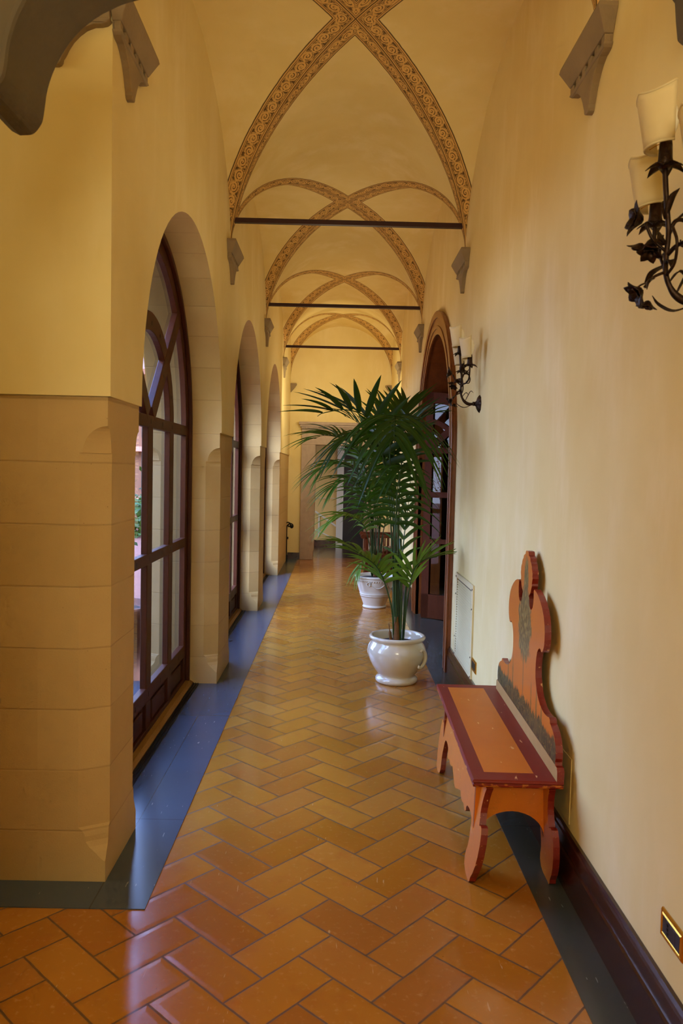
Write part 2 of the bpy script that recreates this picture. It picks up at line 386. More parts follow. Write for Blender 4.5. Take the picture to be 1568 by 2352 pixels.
def mat_seat():
    m=NT('painted_seat_board'); p=m.obj(); x,y,z=m.sep(p)
    ins=m.M('MULTIPLY',m.M('LESS_THAN',m.M('ABSOLUTE',m.M('ADD',x,.02)),.098),m.M('MULTIPLY',m.M('LESS_THAN',y,.60),m.M('GREATER_THAN',y,-.585)))
    n=m.noise(p,5,4,.6)
    o=m.mix(n,lin(208,120,22),lin(192,100,14)); r=m.mix(n,lin(112,22,10),lin(132,36,18))
    c=m.mix(ins,r,o)
    s=m.M('MULTIPLY',m.ramp(m.noise(m.mapv(p,(30,9,9),rot=(0,0,.5)),1.5,2),.71,.74),.7); c=m.mix(s,c,lin(236,186,124))
    edge=m.M('LESS_THAN',z,.405); wear=m.ramp(m.noise(m.mapv(p,(30,8,60)),1.2,3),.5,.62)
    c=m.mix(m.M('MULTIPLY',edge,m.M('MULTIPLY',wear,.85)),c,lin(196,112,36))
    return m.done(m.bsdf(c,.45,0,m.bump(n,.05,.003),.0,.25,.3))
SEATP=mat_seat()

# ------------------------------------------------------------------ dimensions
XL,XR=-.84,.945; XS=-.852; XO=-1.38
ZS=1.855; RA=1.14; BAY0=2.97; BL=2.93
AC=[BAY0+BL*(k+.5) for k in range(3)]           # arch centres
XC=(XL+XR)/2; HA=(XR-XL)/2; ZV=3.25; RV=.8925; YE=13.6; TOP=4.35
YB=-2.6; XF=-4.6; YNP=1.8                       # behind camera, left corridor end, near pillar corner

def struct(o): o['kind']='structure'; return o
# ---------------- floor
struct(MB().quad((XF-.2,YB-.2,0),(XR+.2,YB-.2,0),(XR+.2,YE+.12,0),(XF-.2,YE+.12,0)).build('floor',FLOOR,fix=False)) if False else None
f=MB()
f.quad((XF,YB,0),(XR+.05,YB,0),(XR+.05,YE+.3,0),(XL-.02,YE+.3,0)) if False else None
f.add([(XF,YB,0),(1.05,YB,0),(1.05,2.83,0),(XF,2.83,0)],[(0,1,2,3)])
f.add([(-1.02,2.83,0),(1.05,2.83,0),(1.05,YE+.3,0),(-1.02,YE+.3,0)],[(0,1,2,3)])
struct(f.build('floor',FLOOR,fix=False))
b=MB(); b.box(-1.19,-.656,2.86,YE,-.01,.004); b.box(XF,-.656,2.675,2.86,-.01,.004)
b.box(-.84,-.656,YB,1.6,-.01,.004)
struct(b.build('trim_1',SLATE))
b=MB(); b.box(.785,1.9,YB,11.0,-.01,.004); b.box(.785,1.0,11.0,YE,-.01,.004); struct(b.build('trim_2',SLATE))

# ---------------- left wall
def chamf(z):
    if z>=1.745: return 0
    if z>=1.645: t=(z-1.645)/.1; return .88*math.sqrt(max(0,1-t*t))
    if z>=.215: return 1
    if z>=.085:
        t=(.215-z)/.13; return max(0,(1-t)**.75*(1-.12*math.sin(t*9)))
    return 0
ZR=[0,.085,.1,.12,.14,.16,.18,.2,.2149,.2151,1.6449,1.645,1.66,1.68,1.70,1.715,1.727,1.737,1.743,1.746,ZS]
def pier(a,bq):
    rings=[]
    for z in ZR:
        c=chamf(z); u=.1*c; v=.055*c
        rings.append([(XO+u,a,z),(XS-u,a,z),(XS,a+v,z),(XS,bq-v,z),(XS-u,bq,z),(XO+u,bq,z),(XO,bq-v,z),(XO,a+v,z)])
    return rings
w=MB()
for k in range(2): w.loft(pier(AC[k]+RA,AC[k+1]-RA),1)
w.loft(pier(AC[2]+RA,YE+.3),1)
rings=[]                                          # corner pillar of the junction
b0=AC[0]-RA
for z in ZR:
    c=chamf(z); u=.1*c; v=.055*c
    rings.append([(XF,2.85,z),(XS-u-.004,2.85,z),(XS,2.85+v,z),(XS,b0-v,z),(XS-u,b0,z),(XO+u,b0,z),(XO,b0-v,z),(XF,b0-v,z)])
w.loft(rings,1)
# plaster above the springing line
NSEG=40
def plaster_face(x,mi):
    ys=[2.84]; 
    def rect(y0,y1,z0=ZS,z1=TOP): w.quad((x,y0,z0),(x,y1,z0),(x,y1,z1),(x,y0,z1),mi)
    rect(2.84 if mi==0 else 3.2,AC[0]-RA)
    for k in range(3):
        c=AC[k]
        pts=[(c-RA*math.cos(PI*i/NSEG),ZS+RA*math.sin(PI*i/NSEG)) for i in range(NSEG+1)]
        for (y0,z0),(y1,z1) in zip(pts,pts[1:]):
            w.quad((x,y0,z0),(x,y1,z1),(x,y1,TOP),(x,y0,TOP),mi)
        rect(c+RA,AC[k+1]-RA if k<2 else YE+.3)
plaster_face(XL,0); plaster_face(XO,0)
for k in range(3):
    c=AC[k]; pts=[(c-RA*math.cos(PI*i/NSEG),ZS+RA*math.sin(PI*i/NSEG)) for i in range(NSEG+1)]
    vs=[(XL,y,z) for y,z in pts]+[(XO,y,z) for y,z in pts]; n=NSEG+1
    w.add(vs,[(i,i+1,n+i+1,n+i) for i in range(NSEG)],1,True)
# underside of the plaster lip, front face of the pillar, lid
edges=[(2.84,AC[0]-RA),(AC[0]+RA,AC[1]-RA),(AC[1]+RA,AC[2]-RA),(AC[2]+RA,YE+.3)]
for y0,y1 in edges: w.quad((XL,y0,ZS),(XL,y1,ZS),(XO,y1,ZS),(XO,y0,ZS),0)
w.quad((XF,2.84,ZS),(XL,2.84,ZS),(XL,2.84,TOP),(XF,2.84,TOP),0); w.quad((XF,2.84,ZS),(XL,2.84,ZS),(XL,2.87,ZS),(XF,2.87,ZS),0)
w.quad((XF,3.2,ZS),(XO,3.2,ZS),(XO,3.2,TOP),(XF,3.2,TOP),0)
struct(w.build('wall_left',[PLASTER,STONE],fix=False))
# near pillar (left, beside the camera) and the end of the side corridor
w=MB(); w.box(XF,XL,YB,YNP,0,TOP); struct(w.build('wall_left_near',PLASTER))
w=MB(); w.box(XF-.1,XF,YNP,2.85,0,TOP); struct(w.build('wall_side_passage',PLASTER))
w=MB(); w.box(XF,1.1,YB-.1,YB,0,TOP); struct(w.build('wall_rear',PLASTER))

# ---------------- right wall with the arched doorway
DC,DR,DZ=7.39,1.18,1.76
w=MB()
def rrect(y0,y1,z0,z1,x=XR): w.quad((x,y0,z0),(x,y1,z0),(x,y1,z1),(x,y0,z1))
rrect(YB,DC-DR,0,TOP); rrect(DC+DR,YE+.3,0,TOP)
pts=[(DC-DR*math.cos(PI*i/NSEG),DZ+DR*math.sin(PI*i/NSEG)) for i in range(NSEG+1)]
for (y0,z0),(y1,z1) in zip(pts,pts[1:]): w.quad((XR,y0,z0),(XR,y1,z1),(XR,y1,TOP),(XR,y0,TOP))
full=[(DC-DR,0)]+pts+[(DC+DR,0)]
struct(w.build('wall_right',PLASTER,fix=False))
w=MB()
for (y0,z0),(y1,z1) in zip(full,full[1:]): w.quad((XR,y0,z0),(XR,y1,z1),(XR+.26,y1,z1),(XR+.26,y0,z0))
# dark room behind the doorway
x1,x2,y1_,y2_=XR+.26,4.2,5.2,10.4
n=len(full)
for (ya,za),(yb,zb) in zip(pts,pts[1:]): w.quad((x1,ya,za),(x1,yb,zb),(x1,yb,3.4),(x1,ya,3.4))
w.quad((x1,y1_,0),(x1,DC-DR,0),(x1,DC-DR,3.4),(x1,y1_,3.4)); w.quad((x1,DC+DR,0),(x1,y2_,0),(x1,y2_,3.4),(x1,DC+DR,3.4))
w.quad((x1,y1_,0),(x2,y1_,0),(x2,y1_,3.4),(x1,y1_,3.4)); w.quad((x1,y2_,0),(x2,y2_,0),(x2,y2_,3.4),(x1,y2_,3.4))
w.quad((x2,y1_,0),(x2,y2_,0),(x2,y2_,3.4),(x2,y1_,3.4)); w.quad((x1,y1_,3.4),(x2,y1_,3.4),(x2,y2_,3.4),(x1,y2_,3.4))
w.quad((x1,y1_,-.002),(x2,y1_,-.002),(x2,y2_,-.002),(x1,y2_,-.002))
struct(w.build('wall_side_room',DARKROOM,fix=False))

# ---------------- end wall with stone doorway and hall beyond
EX0,EX1,EZ=-.386,.53,2.05
w=MB()
for x0,x1_,z0,z1 in ((-2.2,EX0-.235,0,TOP),(EX1+.235,2.2,0,TOP),(EX0-.235,EX1+.235,EZ+.275,TOP)):
    w.box(x0,x1_,YE,YE+.3,z0,z1)
struct(w.build('wall_end',PLASTER))
w=MB(); HY=15.95
w.quad((-3,HY,0),(3,HY,0),(3,HY,3),(-3,HY,3)); w.quad((-3,YE+.3,0),(-3,HY,0),(-3,HY,3),(-3,YE+.3,3)); w.quad((3,YE+.3,0),(3,HY,0),(3,HY,3),(3,YE+.3,3)); w.quad((-3,YE+.3,3),(3,YE+.3,3),(3,HY,3),(-3,HY,3))
struct(w.build('wall_hall',TAN,fix=False))
w=MB(); w.quad((-3,YE+.3,0),(3,YE+.3,0),(3,HY,0),(-3,HY,0)); struct(w.build('floor_hall',WOODDARK,fix=False))
w=MB(); w.box(-3,.02,HY-.03,HY,0,.14); struct(w.build('baseboard_hall',WOODDARK,bevel=.004))
w=MB(); w.box(.02,.16,HY-.04,HY,0,2.2); w.box(1.0,1.14,HY-.04,HY,0,2.2); w.box(.02,1.14,HY-.045,HY,2.2,2.32); w.box(.16,1.0,HY-.02,HY-.005,0,2.2,1)
struct(w.build('door_2',[WHITET,simple('dark_door_leaf',(30,20,16),.4)],bevel=.004))
def bar(mb,a,b_,wd,th,mi=0):         # flat bar between 2 points lying in a plane facing -Y
    a=Vector(a); b_=Vector(b_); d=(b_-a).normalized(); s_=Vector((-d.z,0,d.x))*wd/2; y=Vector((0,th,0))
    vs=[a+s_,a-s_,b_-s_,b_+s_]; vs+= [p+y for p in vs]
    mb.add(vs,[(0,1,2,3),(7,6,5,4),(0,4,5,1),(1,5,6,2),(2,6,7,3),(3,7,4,0)],mi)
w=MB(); bar(w,(-.42,HY-.02,.74),(.02,HY-.02,.44),.035,.02); bar(w,(-.42,HY-.02,.36),(.02,HY-.02,.06+.1),.02,.02); bar(w,(-1.0,HY-.02,1.02),(.02,HY-.02,1.02),.008,.02); bar(w,(-.34,HY-.021,.68),(-.34,HY-.021,.2),.03,.02)
struct(w.build('trim_3',WHITET))
# stone surround
t=empty('stone_door_surround',(0,YE,0),label='grey stone doorway surround with moulded lintel on the far end wall',cat='door surround')
def jamb(xa,xb,inner):
    mb=MB(); mb.box(xa,xb,-.05,.31,.0,EZ)
    if inner>0: mb.box(xb-.03,xb+.012,-.035,.3,.16,EZ)
    else: mb.box(xa-.012,xa+.03,-.035,.3,.16,EZ)
    return mb
jamb(EX0-.24,EX0,1).build('jamb',SURROUND,t,.006); jamb(EX1,EX1+.24,-1).build('jamb',SURROUND,t,.006)
mb=MB(); mb.box(EX0-.24,EX1+.24,-.05,.31,EZ,EZ+.28); mb.build('lintel',SURROUND,t,.006)
mb=MB(); mb.box(EX0-.27,EX1+.27,-.09,.0,EZ+.31,EZ+.35); mb.box(EX0-.29,EX1+.29,-.12,.0,EZ+.35,EZ+.40); mb.box(EX0-.25,EX1+.25,-.065,.0,EZ+.28,EZ+.31)
for i in range(22): mb.box(EX0-.24+i*.064,EX0-.24+i*.064+.034,-.085,-.06,EZ+.283,EZ+.308)
mb.build('cornice',SURROUND,t,.004)

# ---------------- vaulted ceiling
def vault(bays):
    N=64; V=[]; F=[]; D=[]; S=[]; sharp=set()
    for (y0,y1) in bays:
        yc=(y0+y1)/2; b_=(y1-y0)/2; base=len(V); a=HA
        T=[math.sin(-PI/2+PI*i/N) for i in range(N+1)]; T[N//2]=0.0
        def slen(t):
            ph=math.asin(min(1,t)); n=24; tot=0
            for k in range(n):
                q=ph*(k+.5)/n; tot+=math.sqrt((a*a+b_*b_)*math.cos(q)**2+(RV*math.sin(q))**2)*ph/n
            return tot
        SL=[slen(abs(t)) for t in T]
        for i in range(N+1):
            for j in range(N+1):
                tx,ty=abs(T[i]),abs(T[j]); mn=min(tx,ty)
                V.append((XC+a*T[i],yc+b_*T[j],ZV+RV*math.sqrt(max(0,1-mn*mn))))
                sl=RV*mn/math.sqrt(max(1e-6,1-mn*mn))                 # |dz/dt|
                if tx>=ty:        # lateral web (z follows y)
                    ds=math.sqrt(b_*b_+sl*sl); off=a*(tx-ty); h=math.hypot(a,ds)
                    D.append(off*ds/h); S.append(SL[j]+off*a/h)
                else:
                    ds=math.sqrt(a*a+sl*sl); off=b_*(ty-tx); h=math.hypot(b_,ds)
                    D.append(-off*ds/h); S.append(SL[i]+off*b_/h)
        idx=lambda i,j: base+i*(N+1)+j
        for i in range(N):
            for j in range(N):
                q=(idx(i,j),idx(i+1,j),idx(i+1,j+1),idx(i,j+1))
                if i==j:
                    F+= [(q[0],q[1],q[2]),(q[0],q[2],q[3])]; sharp.add(tuple(sorted((q[0],q[2]))))
                elif i==N-1-j:
                    F+= [(q[0],q[1],q[3]),(q[1],q[2],q[3])]; sharp.add(tuple(sorted((q[1],q[3]))))
                else: F.append(q)
    nv=len(V); lids=[((XF-.1,YB-.1,TOP),(5,YB-.1,TOP),(5,17,TOP),(XO,17,TOP)),]
    F2=[]
    # roof slab over everything and flat ceiling of the side passage
    for quad in [[(XO-.05,YB-.1,TOP+.02),(4.4,YB-.1,TOP+.02),(4.4,16.2,TOP+.02),(XO-.05,16.2,TOP+.02)],[(XF-.1,YB-.1,TOP),(XO,YB-.1,TOP),(XO,3.25,TOP),(XF-.1,3.25,TOP)]]:
        o=len(V); V.extend(quad); D.extend([9]*4); S.extend([0]*4); F.append((o,o+1,o+2,o+3))
    me=bpy.data.meshes.new('ceiling'); me.from_pydata(V,[],F); me.materials.append(VAULT)
    for nm,dat in (('groin_distance',D),('groin_length',S)):
        at=me.attributes.new(nm,'FLOAT','POINT'); at.data.foreach_set('value',dat)
    me.polygons.foreach_set('use_smooth',[True]*len(me.polygons))
    for e in me.edges:
        if tuple(sorted(e.vertices)) in sharp: e.use_edge_sharp=True
    me.update(); o=bpy.data.objects.new('ceiling',me); COL.objects.link(o); return struct(o)
vault([(YB,.04),(.04,BAY0)]+[(BAY0+BL*k,BAY0+BL*(k+1)) for k in range(3)]+[(BAY0+3*BL,YE)])

# ---------------- baseboards
def base_r(y0,y1,name):
    mb=MB(); o=[(0,0),(0,.215),(-.012,.215),(-.016,.205),(-.016,.2),(-.022,.196),(-.022,.142),(-.03,.138),(-.03,0)]
    mb.prism(o,lambda u,z:(XR+u,y0,z),lambda u,z:(XR+u,y1,z)); return struct(mb.build(name,WOODDARK))
base_r(YB,DC-1.36,'baseboard_right'); base_r(DC+1.36,YE,'baseboard_right_far')
w=MB(); w.box(XL,EX0-.24,YE-.02,YE,0,.12); w.box(EX1+.24,XR-.03,YE-.02,YE,0,.12); struct(w.build('baseboard_end',WOODDARK,bevel=.004))

# ---------------- tie rods
for k,lb in ((1,'nearest dark iron tie rod spanning the vault'),(2,'second dark iron tie rod across the vault, beyond the first'),(3,'third dark iron tie rod, closest to the end wall')):
    y=BAY0+BL*k; z=3.478
    mb=MB(); mb.box(-.815,.918,y-.019,y+.019,z-.017,z+.017)
    tag(mb.build('tie_rod',RODM),lb,'tie rod','iron tie rods across the vault')

# ---------------- corbels
def corbel():
    r=empty('stone_corbel',(0,0,0),cat='corbel',group='stone corbels under the vault ribs')
    # local: wall plane x=0, outwards -x, z absolute-relative to vault springing
    mb=MB()
    def rr(hl,u,z): return [(0,-hl,z),(-u,-hl,z),(-u,hl,z),(0,hl,z)]
    mb.loft([rr(.235,.066,.006),rr(.237,.07,-.012),rr(.232,.066,-.02),rr(.2,.034,-.085)],0,False,True,True); mb.build('abacus',GREY,r,.003)
    mb=MB(); mb.loft([rr(.198,.014,-.085),rr(.19,.012,-.115)],0,False,True,True)
    for i in range(6):
        y=-.196+i*.072; mb.box(-.031,-.008,y,y+.036,-.114,-.085)
    mb.loft([rr(.2,.034,-.113),rr(.196,.036,-.12),rr(.186,.03,-.128)],0,False,True,True); mb.build('dentil_band',GREY,r,.002)
    half=[(.186,-.128),(.165,-.133),(.14,-.134),(.11,-.146),(.085,-.165),(.063,-.188),(.047,-.212),(.034,-.238),(.026,-.25),(.024,-.262),(.019,-.27),(.009,-.275)]
    out=[(y,z) for y,z in half]+[(-y,z) for y,z in reversed(half)]
    mb=MB(); mb.prism(out,lambda y,z:(.005,y,z),lambda y,z:(-(.026+.05*max(0,z+.275)*.5),y,z)); mb.build('tapered_drop',GREY,r,.004)
    return r
c0=corbel(); first=True
cl=[]
ords=['nearest','second','third','fourth']
for k in range(4):
    cl.append((XR,BAY0+BL*k,0,PI*0,ords[k]+' grey stone corbel along the right wall under a painted rib'))
    cl.append((XL,BAY0+BL*k+(.06 if k==0 else .03),.03,PI,ords[k]+' grey stone corbel along the window wall under a painted rib'))
cl.append((-1.04,2.84,.055,PI/2,'grey stone corbel on the front face of the near pillar'))
for x,y,dz,rz,lb in cl:
    o=c0 if first else dup(c0,(0,0,0)); first=False
    o.location=(x,y,ZV+dz); o.rotation_euler=(0,0,rz); o['label']=lb
c0.rotation_euler=(0,0,0)
# corner corbels at the end wall
mb=MB()
def ec(s): 
    rings=[]
    for h,u,z in ((.13,.10,.1),(.13,.10,.075),(.115,.088,.06),(.10,.07,.03),(.07,.05,.0),(.04,.03,-.04),(.01,.01,-.07)):
        rings.append([(0,0,z),(0,-u,z),(s*h,-u,z),(s*h,0,z)])
    return MB().loft(rings,0,False,True,True)
tag(ec(1).build('corner_corbel',GREY,loc=(XL-.02,YE+.02,3.02),bevel=.004),'small grey corner corbel high on the end wall beside the window wall','corbel','corner corbels on the end wall')
tag(ec(-1).build('corner_corbel',GREY,loc=(XR+.02,YE+.02,3.02),bevel=.004),'small grey corner corbel high on the end wall beside the right wall','corbel','corner corbels on the end wall')
# big bracket of the near pillar, backlit shade put into its dark colour
prof=[(0,2.43),(.03,2.425),(.062,2.43),(.083,2.455),(.09,2.48),(.1,2.545),(.125,2.61),(.165,2.67),(.215,2.715),(.28,2.75),(.34,2.77),(.375,2.80),(.38,3.0),(0,3.0)]
prof=[(0,2.44)]+[(p.x,p.z) for p in catmull([(u,0,z) for u,z in prof[1:-2]],4)]+prof[-2:]
mb=MB(); mb.prism(prof,lambda u,z:(u,-.24,z),lambda u,z:(u,0,z))
tag(mb.build('stone_bracket',GREYDARK,loc=(XL-.005,1.985,0.0),bevel=.012),'big dark stone bracket in the top corner above the near pillar','bracket')
mb=MB(); mb.prism([(0,2.79),(-.02,2.785),(-.038,2.80),(-.045,2.85),(-.05,2.9),(-.075,2.93),(-.12,2.96),(-.12,3.1),(0,3.1)],lambda u,z:(u,-.2,z),lambda u,z:(u,0,z))
tag(mb.build('stone_bracket',GREYDARK,loc=(XR+.003,2.16,.0),bevel=.008),'dark stone bracket barely showing at the top edge above the near wall lamp','bracket')

# ---------------- windows
XW=-1.075
def ringseg(mb,r0,r1,a0,a1,cy,cz,x0,x1,n=28):
    rings=[]
    for i in range(n+1):
        A=a0+(a1-a0)*i/n; c,s=math.cos(A),math.sin(A)
        rings.append([(x0,cy+r0*c,cz+r0*s),(x0,cy+r1*c,cz+r1*s),(x1,cy+r1*c,cz+r1*s),(x1,cy+r0*c,cz+r0*s)])
    mb.loft(rings,0,False,True,True)
def slant(mb,a,b_,w_,x0,x1):
    a=Vector(a); b_=Vector(b_); d=(b_-a).normalized(); s=Vector((-d.y,d.x))*w_/2
    q=[a+s,a-s,b_-s,b_+s]; mb.prism([tuple(p) for p in q],lambda y,z:(x0,y,z),lambda y,z:(x1,y,z))
def window(i,cy):
    r=empty('window_%d'%i,(XW,cy,0)); struct(r)
    X0,X1=0,-.04
    fr=MB(); RI=1.03
    ringseg(fr,RI,1.145,0,PI,0,ZS,X0,X1,40); fr.box(X1,X0,-1.145,-RI,.0,ZS); fr.box(X1,X0,RI,1.145,.0,ZS)
    ringseg(fr,1.11,1.15,0,PI,0,ZS,.025,0,40); fr.box(0,.025,1.11,1.15,0,ZS); fr.box(0,.025,-1.15,-1.11,0,ZS)
    fr.build('frame',WOODWIN,r,.004)
    mu=MB()
    for y in (-.57,0,.57): mu.box(X1,-.002,y-.058,y+.058,.03,1.83)
    for z0,z1 in ((1.824,1.894),(1.03,1.094),(.22,.308)): mu.box(X1,0,-RI-.01,RI+.01,z0,z1)
    ringseg(mu,.512,.62,0,PI,0,ZS+.01,-.001,X1)
    for s in (1,-1): slant(mu,(s*.05,ZS+.05),(s*.74,ZS+.74),.105,.001,X1)
    mu.build('muntins',WOODWIN,r,.004)
    kn=MB()
    for y in (-.57,0,.57,.3,-.3,.85,-.85):
        for z in (1.86,1.062,.262): kn.box(0,.0012,y-.006,y+.006,z-.014,z+.014)
    for a in (.35,.8,1.2,1.57,1.95,2.4,2.8): kn.box(0,.0012,.566*math.cos(a)-.006,.566*math.cos(a)+.006,ZS+.566*math.sin(a)-.012,ZS+.566*math.sin(a)+.012)
    for t_ in (.3,.55): 
        for s in (1,-1): kn.box(0.0012,.0024,s*t_-.006,s*t_+.006,ZS+t_-.012,ZS+t_+.012)
    kn.build('peg',IRONBLACK,r)
    pn=MB()
    for y in (-.80,-.285,.285,.80):
        pn.box(X1+.01,-.022,y-.25,y+.25,.03,.24); pn.box(-.022,-.008,y-.17,y+.17,.075,.19)
    pn.box(X1,0,-RI,RI,.02,.06)
    pn.build('bottom_panel',WOODWIN,r,.004)
    g=MB(); pts=[(-1.05,.29),(1.05,.29)]+[(1.05*math.cos(PI*k/30),ZS+1.05*math.sin(PI*k/30)) for k in range(31)]
    g.add([(-.03,y,z) for y,z in pts],[tuple(range(len(pts)))]); g.build('glazing',GLASS,r,fix=False)
    th=MB(); th.prism([(0,0),(0,.03),(.028,.026),(.05,.012),(.05,0)],lambda u,z:(u,-1.14,z+.003),lambda u,z:(u,1.14,z+.003))
    th.build('threshold',WOODSILL,r)
    tr=MB()
    for u in (.053,.069,.085): tr.box(u,u+.007,-1.13,1.13,.0,.012)
    tr.box(.05,.095,-1.13,1.13,.0,.006); tr.build('sliding_track',simple('dark_track_metal_%d'%i,(58,54,46),.35,.8),r)
    return r
for i in range(3): window(i+1,AC[i])

# ---------------- arched door casing and leaf (right wall)
t=empty('door_1',(0,DC,0)); struct(t)
mb=MB()
def cas(r0,r1,u0,u1):
    ringseg(mb,r0,r1,0,PI,0,DZ,XR-u0,XR-u1,40)
    for s in (1,-1):
        lo,hi=sorted((s*r0,s*r1)); mb.box(XR-u1,XR-u0,lo,hi,0,DZ)
cas(1.15,1.36,-.02,.03); cas(1.3,1.365,.03,.042); cas(1.15,1.2,-.25,.02); cas(1.2,1.23,.03,.038)
mb.build('casing',WOODCASE,t,.004)
# leaf, in local frame then placed
LH=Vector((.975,8.335-DC,0)); LD=Vector((.838,-.546,0)); ang=math.atan2(LD.y,LD.x)
lf=empty('leaf',(LH.x,LH.y,.012),ang); lf.parent=t
mb=MB(); LW=.9; cz=1.84; R1=.62
def lbox(x0,x1,z0,z1): mb.box(x0,x1,-.022,.022,z0,z1)
lbox(0,.085,0,2.46); lbox(LW-.09,LW,0,2.0); lbox(0,LW,0,.1); lbox(0,LW,.1,.26); lbox(.08,LW,.82,.87); lbox(.08,LW,1.32,1.38); lbox(.08,LW,1.80,1.86)
rings=[]
for i in range(25):
    A=PI/2*(1-i/24*.9); c,s=math.cos(A),math.sin(A)
    rx0,rz0,rx1,rz1=.76,.50,.88,.62
    rings.append([(rx0*c,-.022,cz+rz0*s),(rx1*c,-.022,cz+rz1*s),(rx1*c,.022,cz+rz1*s),(rx0*c,.022,cz+rz0*s)])
mb.loft(rings,0,False,True,True)
slv=MB()
def xbar(a,b_,wd):
    a=Vector(a); b_=Vector(b_); d=(b_-a).normalized(); s=Vector((-d.y,d.x))*wd/2; q=[a+s,a-s,b_-s,b_+s]
    mb.prism([tuple(p) for p in q],lambda x,z:(x,-.021,z),lambda x,z:(x,.021,z))
xbar((.06,1.86),(.56,2.27),.075)
rings=[]
for i in range(17):
    A=PI/2*(1-i/16); c,s=math.cos(A),math.sin(A)
    rings.append([(.3*c+.02,-.02,1.86+.26*s),(.36*c+.02,-.02,1.86+.31*s),(.36*c+.02,.02,1.86+.31*s),(.3*c+.02,.02,1.86+.26*s)])
mb.loft(rings,0,False,True,True)
mb.build('leaf_frame',WOODRED,lf,.003)
g=MB(); pts=[(.05,.2),(LW-.04,.2)]+[(.82*math.cos(PI/2*k/16),cz+.56*math.sin(PI/2*k/16)) for k in range(17)]
pts=[(min(x,LW-.04) if k>1 else x,z) for k,(x,z) in enumerate(pts)]; pts[-1]=(.05,pts[-1][1])
g.add([(x,0,z) for x,z in pts],[tuple(range(len(pts)))]); g.build('leaf_glass',GLASSD,lf,fix=False)

# ---------------- bench
ang=-math.radians(1.46)
bench=empty('painted_bench',(.745,3.54,0),ang,label='orange and dark red painted wooden bench with tall carved back against the right wall',cat='bench')
mb=MB()
sx0,sx1,sy=-.176,.176,.667
pr=[(0,.418),(.004,.42),(-.004,.4195)]
def srect(e,z): return [(sx0+e,-sy+e,z),(sx1,-sy+e,z),(sx1,sy-e,z),(sx0+e,sy-e,z)]
mb.loft([srect(.012,.388),srect(.004,.392),srect(.002,.400),srect(.007,.405),srect(.0,.41),srect(.002,.417),srect(.006,.42)],0,False,True,True)
mb.build('seat',SEATP,bench,.0015)
half=[(0,.135),(.03,.14),(.06,.152),(.10,.165),(.125,.174),(.145,.178),(.17,.166),(.21,.160),(.235,.166),(.255,.168),(.285,.158),(.31,.160),(.322,.170),(.318,.182),(.335,.196),(.37,.203),(.41,.204),(.445,.197),(.462,.18),(.468,.15),(.474,.12),(.470,.09),(.455,.06),(.45,.035),(.465,.012),(.5,.002),(.52,0),(.585,0),(.60,.012),(.605,.03),(.63,.06),(.652,.10),(.663,.14),(.666,.19),(.658,.225),(.645,.245),(.625,.247),(.612,.238),(.602,.238),(.596,.255),(.588,.28),(.586,.30),(.592,.335),(.603,.365),(.618,.39)]
out=[(-y,z) for y,z in half]+[(y,z) for y,z in reversed(half[1:])]
def framed(name,outline,fx0,fx1,mface,inset,parent):
    """board cut from outline; visible face (fx0) inset with a painted border, sides dark red"""
    n=len(outline); bm=bmesh.new()
    a=[bm.verts.new(fx0(*p)) for p in outline]; b_=[bm.verts.new(fx1(*p)) for p in outline]
    f0=bm.faces.new(a); f1=bm.faces.new(b_[::-1])
    for i in range(n):
        q=bm.faces.new((a[i],b_[i],b_[(i+1)%n],a[(i+1)%n])); q.material_index=1
    f1.material_index=1; f0.material_index=0
    r=bmesh.ops.inset_region(bm,faces=[f0],thickness=inset,use_even_offset=False,use_boundary=True)
    for q in r['faces']: q.material_index=1
    bmesh.ops.recalc_face_normals(bm,faces=bm.faces)
    me=bpy.data.meshes.new(name); bm.to_mesh(me); bm.free(); me.materials.append(mface); me.materials.append(REDP)
    o=bpy.data.objects.new(name,me); COL.objects.link(o); o.parent=parent; return o
yoff=-.055
tilt=lambda z: .055*z/.39
framed('front_board',out,lambda y,z:(-.176+tilt(z),y+yoff,z),lambda y,z:(-.150+tilt(z),y+yoff,z),ORANGE,.009,bench)
framed('rear_board',out,lambda y,z:(.138-tilt(z)*.35,y+yoff,z),lambda y,z:(.163-tilt(z)*.35,y+yoff,z),ORANGE,.009,bench)
def endpanel(y,sg):
    x0,x1=-.125,.135
    arch=[]
    for i in range(17):
        t_=i/16; A=PI*t_; arch.append((-.0+.128*-math.cos(A)*1.02,.155+.105*math.sin(A)))
    o_=[(-.145,.39),(-.152,.10)]+[(-.138,.10)]+arch+[(.140,.10)]+[(.15,.10),(.135,.39)]
    return framed('end_panel',o_,lambda x,z:(x,y,z),lambda x,z:(x,y+sg*.02,z),ORANGE,.012,bench)
endpanel(-.575,1); endpanel(.49,-1)
